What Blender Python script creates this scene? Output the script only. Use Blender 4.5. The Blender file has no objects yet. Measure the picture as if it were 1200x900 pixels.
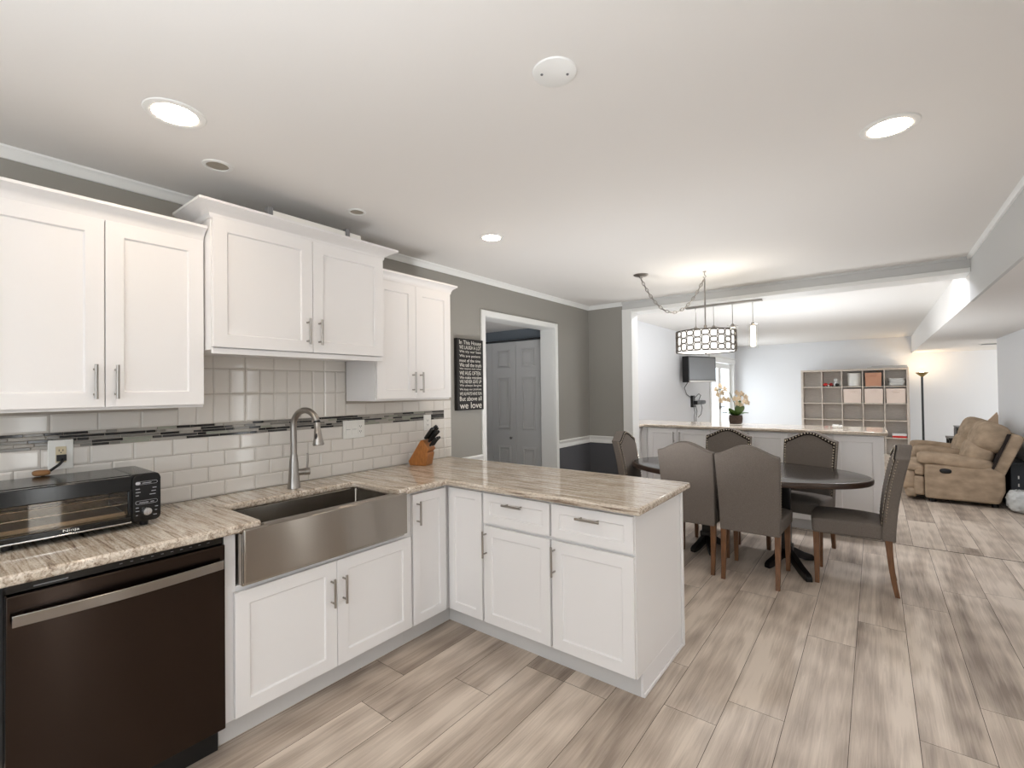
import bpy, math, random
from mathutils import Matrix, Vector
random.seed(7)
PI = math.pi
SC = bpy.context.scene
COL = SC.collection

# ------------------------------------------------------------------ camera
CAM_H = 1.45
F_PX = 549.57
yaw, pit, rol = [math.radians(a) for a in (-37.723, 0.7206, -0.7201)]
fw = Vector((math.sin(yaw) * math.cos(pit), math.cos(yaw) * math.cos(pit), math.sin(pit)))
rt = Vector((math.cos(yaw), -math.sin(yaw), 0))
up = rt.cross(fw)
c_, s_ = math.cos(rol), math.sin(rol)
rt2 = c_ * rt + s_ * up
up2 = -s_ * rt + c_ * up
cam_d = bpy.data.cameras.new('camera')
cam = bpy.data.objects.new('camera', cam_d)
COL.objects.link(cam)
M = Matrix(((rt2.x, up2.x, -fw.x, 0), (rt2.y, up2.y, -fw.y, 0), (rt2.z, up2.z, -fw.z, CAM_H), (0, 0, 0, 1)))
cam.matrix_world = M
cam_d.sensor_width = 36
cam_d.lens = F_PX / 1200 * 36
cam_d.clip_start = 0.02
cam_d.clip_end = 200
SC.camera = cam

# ------------------------------------------------------------------ world, daylight, exposure
SC.view_settings.view_transform = 'Standard'
SC.view_settings.look = 'None'
SC.view_settings.gamma = 1
SC.view_settings.use_curve_mapping = False
SC.view_settings.exposure = 0.19
W = bpy.data.worlds.new('world')
SC.world = W
W.use_nodes = True
bg = W.node_tree.nodes['Background']
bg.inputs[0].default_value = (0.86, 0.93, 1.0, 1)
bg.inputs[1].default_value = 2.2

def area(name, loc, rot, sx, sy, power, col):
    d = bpy.data.lights.new(name, 'AREA')
    d.shape = 'RECTANGLE'; d.size = sx; d.size_y = sy; d.energy = power; d.color = col
    o = bpy.data.objects.new(name, d); COL.objects.link(o)
    o.location = loc; o.rotation_euler = [math.radians(a) for a in rot]
    return o
P_WINDOW, P_FRENCH, P_FAR, P_CAN, P_SHADE, P_LAMP, P_HALL = 18, 130, 65, 2.6, 1.0, 5, 4.5
COOL = (0.95, 0.97, 1.0)
# daylight just outside the assumed window behind the viewer, the glazed door of the family room and an unseen far right window added for light
area('assumed_rear_daylight', (-0.35, -2.62, 1.5), (90, 0, 0), 3.1, 1.6, P_WINDOW, (0.93, 0.955, 1.0))
area('daylight_glazed_door', (-3.5, 11.9, 1.2), (0, -90, 0), 2.4, 4.6, P_FRENCH, COOL)
area('far_window_fill', (4.62, 11.1, 1.25), (0, 90, 0), 1.7, 2.6, P_FAR, (0.95, 0.97, 1.0))

def uplight(name, loc, power, col, cone=150):
    d = bpy.data.lights.new(name, 'SPOT'); d.energy = power; d.color = col; d.spot_size = math.radians(cone); d.spot_blend = 0.6; d.shadow_soft_size = 0.45
    o = bpy.data.objects.new(name, d); COL.objects.link(o); o.location = loc; o.rotation_euler = (PI, 0, 0)
    return o
P_SIDE = 6.5
P_UP1, P_UP2, P_UP3 = 205, 112, 76
# unseen fill spots aimed up, added behind the viewer, half wall and peninsula
uplight('ceiling_bounce_fill', (-0.2, -0.9, 1.3), P_UP1, (0.92, 0.955, 1.0))  # upward spot added to brighten the ceiling
uplight('family_room_fill', (-0.9, 6.9, 0.8), P_UP2, (0.92, 0.965, 1.0))
uplight('dining_fill', (-1.45, 2.98, 0.6), P_UP3, (0.96, 0.975, 1.0))

area('assumed_side_daylight', (1.7, 0.80, 1.05), (0, 90, 0), 1.9, 0.3, P_SIDE, (1.0, 0.97, 0.93))  # daylight for the two assumed, unseen side windows
area('assumed_side_daylight', (1.7, 2.89, 1.05), (0, 90, 0), 1.9, 0.32, P_SIDE, (1.0, 0.97, 0.93))

# ------------------------------------------------------------------ materials
def lin(c):
    return tuple((v / 255 / 12.92) if v / 255 <= 0.04045 else ((v / 255 + 0.055) / 1.055) ** 2.4 for v in c)
def newmat(name):
    m = bpy.data.materials.new(name); m.use_nodes = True
    nt = m.node_tree
    return m, nt, nt.nodes['Principled BSDF']
def mat(name, rgb, rough=0.5, metal=0.0, bump=0.0, bscale=200, var=0.0, vscale=8, stretch=None, coat=0, spec=0.5, emit=None, estr=0):
    m, nt, b = newmat(name)
    col = (*lin(rgb), 1)
    b.inputs['Base Color'].default_value = col
    b.inputs['Roughness'].default_value = rough
    b.inputs['Metallic'].default_value = metal
    b.inputs['Specular IOR Level'].default_value = spec
    b.inputs['Coat Weight'].default_value = coat
    if emit:
        b.inputs['Emission Color'].default_value = (*lin(emit), 1)
        b.inputs['Emission Strength'].default_value = estr
    if bump or var:
        tc = nt.nodes.new('ShaderNodeTexCoord'); mp = nt.nodes.new('ShaderNodeMapping')
        nt.links.new(tc.outputs['Object'], mp.inputs[0])
        if stretch: mp.inputs['Scale'].default_value = stretch
    if bump:
        n = nt.nodes.new('ShaderNodeTexNoise'); n.inputs['Scale'].default_value = bscale; n.inputs['Detail'].default_value = 3
        nt.links.new(mp.outputs[0], n.inputs['Vector'])
        bp = nt.nodes.new('ShaderNodeBump'); bp.inputs['Strength'].default_value = bump; bp.inputs['Distance'].default_value = 0.002
        nt.links.new(n.outputs[0], bp.inputs['Height']); nt.links.new(bp.outputs[0], b.inputs['Normal'])
    if var:
        n = nt.nodes.new('ShaderNodeTexNoise'); n.inputs['Scale'].default_value = vscale; n.inputs['Detail'].default_value = 6
        nt.links.new(mp.outputs[0], n.inputs['Vector'])
        r = nt.nodes.new('ShaderNodeValToRGB')
        lo = tuple(v * (1 - var) for v in col[:3]); hi = tuple(min(1, v * (1 + var)) for v in col[:3])
        r.color_ramp.elements[0].color = (*lo, 1); r.color_ramp.elements[0].position = 0.3
        r.color_ramp.elements[1].color = (*hi, 1); r.color_ramp.elements[1].position = 0.7
        nt.links.new(n.outputs[0], r.inputs[0]); nt.links.new(r.outputs[0], b.inputs['Base Color'])
    return m

CAB = mat('cabinet_white', (238, 236, 235), 0.38, bump=0.02, bscale=90)
SEAM = mat('cabinet_gap', (120, 114, 108), 0.7, bump=0.02)
TRIM = mat('trim_white', (238, 238, 235), 0.4, bump=0.02, bscale=60)
CEIL = mat('ceiling_paint', (232, 229, 225), 0.85, bump=0.05, bscale=120)
WGREY = mat('wall_grey', (154, 151, 144), 0.7, bump=0.05, bscale=150)
WDARK = mat('wall_charcoal', (84, 85, 89), 0.7, bump=0.05, bscale=150)
WWHITE = mat('wall_white', (231, 232, 234), 0.75, bump=0.05, bscale=150)
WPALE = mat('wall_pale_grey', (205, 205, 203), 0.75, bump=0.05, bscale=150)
WHALL = mat('wall_hall', (120, 128, 136), 0.75, bump=0.05, bscale=150)
DOORP = mat('door_paint', (214, 213, 211), 0.5, bump=0.02)
NICKEL = mat('brushed_nickel', (166, 161, 155), 0.3, 1.0, bump=0.04, bscale=400)
CHROME = mat('polished_steel', (215, 215, 215), 0.12, 1.0, bump=0.01)
BRONZE = mat('bronze_wire', (98, 91, 83), 0.45, 0.7, bump=0.02)
BLACK = mat('black_plastic', (14, 14, 15), 0.35, bump=0.02)
BLACKG = mat('black_gloss', (8, 8, 9), 0.12, bump=0.005)
GREYPL = mat('grey_plastic', (120, 120, 122), 0.5, bump=0.02)
WHITEPL = mat('white_plastic', (238, 237, 232), 0.4, bump=0.01)
IVORY = mat('ivory_plastic', (214, 200, 168), 0.4, bump=0.01)
GROUT = mat('grout', (176, 168, 158), 0.9, bump=0.1, bscale=300)
TILE = mat('white_glazed_tile', (224, 219, 212), 0.09, bump=0.015, bscale=30)
MOS = [mat('glass_strip_black', (20, 19, 20), 0.08, bump=0.01), mat('glass_strip_charcoal', (62, 60, 60), 0.12, bump=0.01),
       mat('glass_strip_grey', (128, 124, 118), 0.15, bump=0.01), mat('glass_strip_silver', (172, 166, 158), 0.25, bump=0.02),
       mat('glass_strip_sage', (152, 154, 140), 0.15, bump=0.01)]
FAB = mat('chair_linen', (114, 106, 99), 0.95, bump=0.6, bscale=700, var=0.22, vscale=260, spec=0.2)
FABD = mat('chair_piping', (48, 42, 38), 0.95, bump=0.4, bscale=700, spec=0.2)
NAIL = mat('nailhead_pewter', (182, 172, 156), 0.25, 1.0, bump=0.01)
LEGW = mat('chestnut_wood', (112, 76, 48), 0.4, bump=0.1, bscale=60, var=0.3, vscale=14, stretch=(6, 6, 0.7))
TABW = mat('espresso_wood', (42, 37, 34), 0.17, bump=0.03, bscale=60, var=0.3, vscale=10, stretch=(1, 8, 8))
TABE = mat('espresso_edge', (62, 46, 36), 0.3, bump=0.03, bscale=60, var=0.2)
BLKW = mat('black_wood', (16, 15, 15), 0.35, bump=0.05, bscale=60)
SUEDE = mat('tan_suede', (168, 148, 126), 0.95, bump=0.7, bscale=16, var=0.24, vscale=7, stretch=(1, 1, 1.7), spec=0.15)
SUEDED = mat('dark_seam', (38, 30, 26), 0.95, bump=0.1)
SHELFW = mat('greige_wood', (208, 197, 185), 0.5, bump=0.05, bscale=60, var=0.12, vscale=10, stretch=(8, 8, 1))
SHELFB = mat('greige_back', (240, 234, 228), 0.6, bump=0.05, bscale=60, var=0.08, vscale=10, stretch=(1, 1, 8))
PINKB = mat('blush_fabric', (244, 226, 214), 0.9, bump=0.3, bscale=300, spec=0.2)
RUSTB = mat('rust_fabric', (206, 156, 130), 0.9, bump=0.3, bscale=300, spec=0.2)
LINEN = mat('white_linen', (232, 232, 230), 0.9, bump=0.3, bscale=200, spec=0.2)
RED = mat('red_plastic', (206, 44, 40), 0.35, bump=0.02)
BLOCKW = mat('block_wood', (166, 106, 50), 0.4, bump=0.08, bscale=60, var=0.22, vscale=14, stretch=(2, 14, 2))
POT = mat('woven_pot', (70, 56, 48), 0.85, bump=1.0, bscale=90, var=0.3, vscale=60)
LEAF = mat('orchid_leaf', (74, 104, 46), 0.4, bump=0.1, bscale=20, var=0.25, vscale=12)
PETAL = mat('peach_petal', (232, 210, 178), 0.6, bump=0.1, var=0.12, vscale=30)
STEM = mat('orchid_stem', (96, 100, 58), 0.6, bump=0.1)
BAGM = mat('cloudy_bag', (206, 208, 206), 0.25, bump=1.0, bscale=22, var=0.12, vscale=12)
DGREY = mat('dark_grey_fabric', (58, 62, 66), 0.8, bump=0.3, bscale=300)
CORK = mat('adapter_tan', (150, 108, 66), 0.6, bump=0.1)
SCREEN = mat('tv_reflection_grey', (118, 120, 122), 0.2, bump=0.003, spec=0.9)  # switched off; the grey base carries the reflection of the bright wall
KICKB = mat('toe_kick_paint', (214, 212, 210), 0.5, bump=0.02)  # slightly darker than the cabinet white

def steel(name, rgb, rough, an=0.75, rot=0.0):
    m, nt, b = newmat(name)
    b.inputs['Metallic'].default_value = 1
    tc = nt.nodes.new('ShaderNodeTexCoord'); mp = nt.nodes.new('ShaderNodeMapping'); n = nt.nodes.new('ShaderNodeTexNoise')
    mp.inputs['Scale'].default_value = (300, 2.5, 300); n.inputs['Scale'].default_value = 1; n.inputs['Detail'].default_value = 4
    nt.links.new(tc.outputs['Object'], mp.inputs[0]); nt.links.new(mp.outputs[0], n.inputs['Vector'])
    r = nt.nodes.new('ShaderNodeMapRange'); r.inputs[3].default_value = rough - 0.015; r.inputs[4].default_value = rough + 0.015
    nt.links.new(n.outputs[0], r.inputs[0]); nt.links.new(r.outputs[0], b.inputs['Roughness'])
    b.inputs['Base Color'].default_value = (*lin(rgb), 1)
    b.inputs['Anisotropic'].default_value = an; b.inputs['Anisotropic Rotation'].default_value = rot
    tg = nt.nodes.new('ShaderNodeTangent'); tg.direction_type = 'RADIAL'; tg.axis = 'Z'
    nt.links.new(tg.outputs[0], b.inputs['Tangent'])
    return m
STEEL = steel('brushed_steel', (158, 151, 143), 0.2, 0.92, 0.25)
STEELIN = steel('brushed_steel_basin', (170, 164, 156), 0.2, 0.92, 0.25)
DARKST = steel('black_stainless', (60, 51, 46), 0.19, 0.93, 0.25)

def granite():
    m, nt, b = newmat('polished_granite')
    N = nt.nodes.new; L = nt.links.new
    tc = N('ShaderNodeTexCoord')
    def noise(sc, rot, det, rough, dist):
        mp = N('ShaderNodeMapping'); mp.inputs['Scale'].default_value = sc; mp.inputs['Rotation'].default_value = (0, 0, math.radians(rot))
        L(tc.outputs['Object'], mp.inputs[0])
        n = N('ShaderNodeTexNoise'); n.inputs['Scale'].default_value = 1; n.inputs['Detail'].default_value = det
        n.inputs['Roughness'].default_value = rough; n.inputs['Distortion'].default_value = dist
        L(mp.outputs[0], n.inputs['Vector']); return n.outputs[0]
    def ramp(f, stops):
        r = N('ShaderNodeValToRGB'); e = r.color_ramp.elements
        e[0].position, e[0].color = stops[0][0], (*stops[0][1], 1); e[1].position, e[1].color = stops[-1][0], (*stops[-1][1], 1)
        for (p, c) in stops[1:-1]:
            k = e.new(p); k.color = (*c, 1)
        L(f, r.inputs[0]); return r.outputs[0]
    streak = ramp(noise((3.2, 60, 60), 4, 6, 0.66, 0.9), [(0.34, lin((134, 117, 104))), (0.44, lin((196, 181, 163))), (0.53, lin((222, 211, 196))), (0.66, lin((238, 231, 220)))])
    grain = ramp(noise((60, 150, 150), 0, 5, 0.72, 0.3), [(0.33, (0.36, 0.32, 0.3)), (0.47, (0.86, 0.84, 0.82)), (0.56, (1, 1, 1))])
    cloud = ramp(noise((5, 9, 9), 20, 4, 0.6, 1.0), [(0.35, (0.8, 0.77, 0.74)), (0.6, (1, 1, 1))])
    prev = streak
    for (src, f) in ((grain, 0.7), (cloud, 0.6)):
        mx = N('ShaderNodeMix'); mx.data_type = 'RGBA'; mx.blend_type = 'MULTIPLY'; mx.inputs[0].default_value = f
        L(prev, mx.inputs[6]); L(src, mx.inputs[7]); prev = mx.outputs[2]
    L(prev, b.inputs['Base Color'])
    b.inputs['Roughness'].default_value = 0.07
    return m
GRAN = granite()

def planks():
    m, nt, b = newmat('oak_vinyl_planks')
    N = nt.nodes.new; L = nt.links.new
    tc = N('ShaderNodeTexCoord'); at = N('ShaderNodeAttribute'); at.attribute_name = 'plank'
    off = N('ShaderNodeVectorMath'); off.operation = 'MULTIPLY_ADD'
    off.inputs[1].default_value = (37, 91, 13)
    L(at.outputs['Color'], off.inputs[0]); L(tc.outputs['Object'], off.inputs[2])
    def noise(sc, det, rough, dist):
        mp = N('ShaderNodeMapping'); mp.inputs['Scale'].default_value = sc
        L(off.outputs[0], mp.inputs[0])
        n = N('ShaderNodeTexNoise'); n.inputs['Scale'].default_value = 1; n.inputs['Detail'].default_value = det
        n.inputs['Roughness'].default_value = rough; n.inputs['Distortion'].default_value = dist
        L(mp.outputs[0], n.inputs['Vector'])
        return n.outputs[0]
    a = noise((8.0, 0.75, 1), 3, 0.5, 0.7)
    g = noise((75, 2.6, 1), 6, 0.68, 1.0)
    # growth rings that swirl round knots
    mp = N('ShaderNodeMapping'); mp.inputs['Scale'].default_value = (5, 0.8, 1); L(off.outputs[0], mp.inputs[0])
    wv = N('ShaderNodeTexWave'); wv.wave_type = 'RINGS'; wv.inputs['Scale'].default_value = 1.3; wv.inputs['Distortion'].default_value = 7
    wv.inputs['Detail'].default_value = 3; wv.inputs['Detail Scale'].default_value = 0.8
    L(mp.outputs[0], wv.inputs['Vector'])
    ad = N('ShaderNodeMath'); ad.operation = 'MULTIPLY_ADD'; ad.inputs[1].default_value = 0.46; L(g, ad.inputs[0]); L(a, ad.inputs[2])
    ad2 = N('ShaderNodeMath'); ad2.operation = 'MULTIPLY_ADD'; ad2.inputs[1].default_value = 0.075; L(wv.outputs['Fac'], ad2.inputs[0]); L(ad.outputs[0], ad2.inputs[2])
    sep = N('ShaderNodeSeparateColor'); L(at.outputs['Color'], sep.inputs[0])
    ad3 = N('ShaderNodeMath'); ad3.operation = 'MULTIPLY_ADD'; ad3.inputs[1].default_value = 0.16; L(sep.outputs[2], ad3.inputs[0]); L(ad2.outputs[0], ad3.inputs[2])
    r = N('ShaderNodeValToRGB'); e = r.color_ramp.elements
    e[0].position = 0.53; e[0].color = (*lin((129, 114, 102)), 1)
    e[1].position = 1.04 - 0.04; e[1].color = (*lin((217, 203, 188)), 1)
    k = e.new(0.79); k.color = (*lin((184, 169, 154)), 1)
    L(ad3.outputs[0], r.inputs[0]); L(r.outputs[0], b.inputs['Base Color'])
    b.inputs['Roughness'].default_value = 0.42
    bp = N('ShaderNodeBump'); bp.inputs['Strength'].default_value = 0.12; bp.inputs['Distance'].default_value = 0.002
    L(g, bp.inputs['Height']); L(bp.outputs[0], b.inputs['Normal'])
    return m
PLANK = planks()
GAP = mat('plank_gap', (58, 50, 45), 0.9, bump=0.05)

def glow(name, rgb, strength):
    m, nt, b = newmat(name)
    b.inputs['Base Color'].default_value = (*lin(rgb), 1)
    b.inputs['Emission Color'].default_value = (*lin(rgb), 1)
    b.inputs['Emission Strength'].default_value = strength
    return m
LENS = glow('lit_lens', (255, 232, 205), P_CAN / (PI * 0.0133) * 0.9)
P_FFILL = 11
LENSF = glow('family_fill_lens', (246, 248, 255), P_FFILL / (PI * 0.0133) * 0.9)  # for the fill cans added behind the beam
SHADEM = glow('lit_drum_fabric', (255, 252, 246), 0.75)
DIFFM = glow('lit_diffuser', (255, 250, 242), 3.2)
TUBEM = glow('lit_pendant_tube', (255, 244, 220), 2.6)
BULBM = glow('torch_bulb', (255, 214, 160), 60)
def glassmat(name, tint=(1, 1, 1), ior=1.45):
    m = bpy.data.materials.new(name); m.use_nodes = True; nt = m.node_tree
    nt.nodes.remove(nt.nodes['Principled BSDF'])
    t = nt.nodes.new('ShaderNodeBsdfTransparent'); t.inputs[0].default_value = (*tint, 1)
    g = nt.nodes.new('ShaderNodeBsdfGlossy'); g.inputs['Roughness'].default_value = 0.03
    lw = nt.nodes.new('ShaderNodeLayerWeight'); lw.inputs[0].default_value = 0.5
    pw = nt.nodes.new('ShaderNodeMath'); pw.operation = 'POWER'; pw.inputs[1].default_value = 5; nt.links.new(lw.outputs['Facing'], pw.inputs[0])
    fr = nt.nodes.new('ShaderNodeMath'); fr.operation = 'MULTIPLY_ADD'; fr.inputs[1].default_value = ior - 1; fr.inputs[2].default_value = (ior - 1) * 0.1
    nt.links.new(pw.outputs[0], fr.inputs[0])
    mx = nt.nodes.new('ShaderNodeMixShader')
    nt.links.new(fr.outputs[0], mx.inputs[0]); nt.links.new(t.outputs[0], mx.inputs[1]); nt.links.new(g.outputs[0], mx.inputs[2])
    nt.links.new(mx.outputs[0], nt.nodes['Material Output'].inputs[0])
    return m
GLASS = glassmat('clear_glass', (0.97, 0.98, 0.98))
GLASSP = glassmat('thin_pendant_glass', (0.98, 0.98, 0.97), ior=1.35)
OVENG = glassmat('tinted_oven_glass', (0.86, 0.8, 0.72))

# ------------------------------------------------------------------ mesh helpers
ROOT = {}
def thing(name, label, cat, loc=(0, 0, 0), rotz=0.0, group=None):
    o = bpy.data.objects.new(name, None); COL.objects.link(o)
    o.empty_display_size = 0.1
    o.location = loc; o.rotation_euler = (0, 0, rotz)
    o['label'] = label; o['category'] = cat
    if group: o['group'] = group
    ROOT[o.name] = Matrix.Translation(loc) @ Matrix.Rotation(rotz, 4, 'Z')
    return o
def tag(o, label, cat, group=None):
    o['label'] = label; o['category'] = cat
    if group: o['group'] = group
    return o

class MB:
    def __init__(s): s.v = []; s.f = []; s.m = []; s.T = Matrix.Identity(4); s.attr = {}
    def add(s, vs, fs, m=0):
        b = len(s.v)
        s.v += [s.T @ Vector(p) for p in vs]
        for f in fs: s.f.append([b + i for i in f]); s.m.append(m)
        return s
    def box(s, x0, y0, z0, x1, y1, z1, m=0):
        x0, x1 = sorted((x0, x1)); y0, y1 = sorted((y0, y1)); z0, z1 = sorted((z0, z1))
        return s.add([(x0, y0, z0), (x1, y0, z0), (x1, y1, z0), (x0, y1, z0), (x0, y0, z1), (x1, y0, z1), (x1, y1, z1), (x0, y1, z1)],
                     [(0, 3, 2, 1), (4, 5, 6, 7), (0, 1, 5, 4), (1, 2, 6, 5), (2, 3, 7, 6), (3, 0, 4, 7)], m)
    def cbox(s, c, d, m=0): return s.box(c[0] - d[0] / 2, c[1] - d[1] / 2, c[2] - d[2] / 2, c[0] + d[0] / 2, c[1] + d[1] / 2, c[2] + d[2] / 2, m)
    def cyl(s, p0, p1, r0, r1=None, seg=12, m=0, cap=True):
        return s.tube([p0, p1], [r0, r0 if r1 is None else r1], seg, m, cap)
    def tube(s, pts, r, seg=8, m=0, cap=True, closed=False):
        pts = [Vector(p) for p in pts]; n = len(pts)
        rs = r if isinstance(r, (list, tuple)) else [r] * n
        vs = []; u = None
        for i in range(n):
            if closed: t = (pts[(i + 1) % n] - pts[i - 1])
            else: t = pts[min(i + 1, n - 1)] - pts[max(i - 1, 0)]
            if t.length < 1e-9: t = Vector((0, 0, 1))
            t.normalize()
            if u is None:
                u = t.orthogonal().normalized()
            else:
                u = (u - t * u.dot(t))
                if u.length < 1e-6: u = t.orthogonal()
                u.normalize()
            w = t.cross(u)
            for k in range(seg):
                a = 2 * PI * k / seg
                vs.append(pts[i] + (u * math.cos(a) + w * math.sin(a)) * rs[i])
        fs = []
        for i in range(n if closed else n - 1):
            j = (i + 1) % n
            for k in range(seg):
                k2 = (k + 1) % seg
                fs.append((i * seg + k, i * seg + k2, j * seg + k2, j * seg + k))
        if cap and not closed:
            fs.append(tuple(range(seg - 1, -1, -1))); fs.append(tuple((n - 1) * seg + k for k in range(seg)))
        return s.add(vs, fs, m)
    def lathe(s, prof, c=(0, 0, 0), seg=24, m=0, sx=1, sy=1):
        vs = []; fs = []; n = len(prof)
        for (r, z) in prof:
            for k in range(seg):
                a = 2 * PI * k / seg
                vs.append((c[0] + r * math.cos(a) * sx, c[1] + r * math.sin(a) * sy, c[2] + z))
        for i in range(n - 1):
            for k in range(seg):
                k2 = (k + 1) % seg
                fs.append((i * seg + k, i * seg + k2, (i + 1) * seg + k2, (i + 1) * seg + k))
        if prof[0][0] > 1e-6: fs.append(tuple(range(seg - 1, -1, -1)))
        if prof[-1][0] > 1e-6: fs.append(tuple((n - 1) * seg + k for k in range(seg)))
        return s.add(vs, fs, m)
    def prism(s, poly, z0, z1, m=0):
        n = len(poly)
        vs = [(p[0], p[1], z0) for p in poly] + [(p[0], p[1], z1) for p in poly]
        fs = [tuple(range(n - 1, -1, -1)), tuple(range(n, 2 * n))] + [(i, (i + 1) % n, n + (i + 1) % n, n + i) for i in range(n)]
        return s.add(vs, fs, m)
    def puff(s, c, d, e=0.5, rot=None, m=0, nu=20, nv=12):
        # rounded cushion: a superellipsoid of half sizes d
        def pw(x, p): return math.copysign(abs(x) ** p, x)
        R = rot or Matrix.Identity(3)
        vs = []; fs = []
        for j in range(nv + 1):
            ph = -PI / 2 + PI * j / nv
            for i in range(nu):
                th = 2 * PI * i / nu
                p = Vector((d[0] * pw(math.cos(ph), e) * pw(math.cos(th), e), d[1] * pw(math.cos(ph), e) * pw(math.sin(th), e), d[2] * pw(math.sin(ph), e)))
                vs.append(Vector(c) + R @ p)
        for j in range(nv):
            for i in range(nu):
                i2 = (i + 1) % nu
                fs.append((j * nu + i, j * nu + i2, (j + 1) * nu + i2, (j + 1) * nu + i))
        return s.add(vs, fs, m)
    def sweep(s, path, prof, m=0, side=1, caps=True):
        # path: points in plan; prof: closed outline of (outward, z); outward is to the right of travel times side
        P = [Vector((p[0], p[1])) for p in path]; n = len(P); k = len(prof)
        nr = []
        for i in range(n - 1):
            d = (P[i + 1] - P[i]).normalized(); nr.append(Vector((d.y, -d.x)) * side)
        vs = []; fs = []
        for i in range(n):
            if i == 0: o = nr[0]
            elif i == n - 1: o = nr[-1]
            else:
                o = nr[i - 1] + nr[i]; o = o / (o.dot(nr[i]))
            for (d, z) in prof: vs.append((P[i].x + o.x * d, P[i].y + o.y * d, z))
        for i in range(n - 1):
            for j in range(k):
                j2 = (j + 1) % k
                fs.append((i * k + j, i * k + j2, (i + 1) * k + j2, (i + 1) * k + j))
        if caps:
            fs.append(tuple(range(k - 1, -1, -1))); fs.append(tuple((n - 1) * k + j for j in range(k)))
        return s.add(vs, fs, m)
    def build(s, name, mats, parent=None, world=True, bevel=0, seg=2, smooth=True, ang=35, recalc=True, label=None, kind=None):
        me = bpy.data.meshes.new(name)
        inv = ROOT[parent.name].inverted() if (parent is not None and world) else Matrix.Identity(4)
        me.from_pydata([tuple(inv @ p) for p in s.v], [], s.f)
        if not isinstance(mats, (list, tuple)): mats = [mats]
        for x in mats: me.materials.append(x)
        me.polygons.foreach_set('material_index', s.m)
        if recalc:
            import bmesh
            b = bmesh.new(); b.from_mesh(me); bmesh.ops.recalc_face_normals(b, faces=b.faces); b.to_mesh(me); b.free()
        if smooth:
            me.polygons.foreach_set('use_smooth', [True] * len(me.polygons))
            me.set_sharp_from_angle(angle=math.radians(ang))
        me.update()
        o = bpy.data.objects.new(name, me); COL.objects.link(o)
        if parent is not None:
            o.parent = parent; ROOT[o.name] = ROOT[parent.name]
        if bevel:
            md = o.modifiers.new('edge', 'BEVEL'); md.width = bevel; md.segments = seg; md.limit_method = 'ANGLE'; md.angle_limit = math.radians(40)
            md.use_clamp_overlap = True
        if label: o['label'] = label
        if kind: o['kind'] = kind
        return o

def struct(name, mb, m, **k):
    o = mb.build(name, m, **k); o['kind'] = 'structure'; return o

def copy_thing(root, loc, rotz, label, group=None):
    r = root.copy(); COL.objects.link(r); r.location = loc; r.rotation_euler = (0, 0, rotz); r['label'] = label
    if group: r['group'] = group
    for ch in list(root.children):
        c = ch.copy(); COL.objects.link(c); c.parent = r
        for g in list(ch.children):
            d = g.copy(); COL.objects.link(d); d.parent = c
    return r

def frame(o, u, n):
    """matrix taking local (across, depth outwards, up) to the world"""
    u = Vector(u); n = Vector(n)
    return Matrix(((u.x, n.x, 0, o[0]), (u.y, n.y, 0, o[1]), (u.z, n.z, 1, o[2]), (0, 0, 0, 1)))

TEXTS = {}
def text_mesh(body, w, h, T, ext=0.0006):
    """lettering fitted into w x h, lying in the local across/up plane of T"""
    cu = bpy.data.curves.new('t', 'FONT'); cu.body = body; cu.extrude = 0
    to = bpy.data.objects.new('t', cu); COL.objects.link(to)
    dg = bpy.context.evaluated_depsgraph_get()
    me = bpy.data.meshes.new_from_object(to.evaluated_get(dg))
    vs = [v.co.copy() for v in me.vertices]; fs = [tuple(p.vertices) for p in me.polygons]
    bpy.data.objects.remove(to); bpy.data.curves.remove(cu); bpy.data.meshes.remove(me)
    x0 = min(v.x for v in vs); x1 = max(v.x for v in vs); y0 = min(v.y for v in vs); y1 = max(v.y for v in vs)
    out = [T @ Vector(((v.x - x0) / (x1 - x0) * w, ext, (v.y - y0) / (y1 - y0) * h)) for v in vs]
    return out, fs

# ------------------------------------------------------------------ the room
XW = -2.75          # kitchen left wall
YS = 5.09           # stub wall and beam in front of the family room
XS = 0.607          # face of the lowered ceiling on the right
ZC = 2.45
ZL = 2.10
YB = 12.65
YK = -2.4
XR = 1.40
YT = 5.545          # floor joint between kitchen and family room

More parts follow.
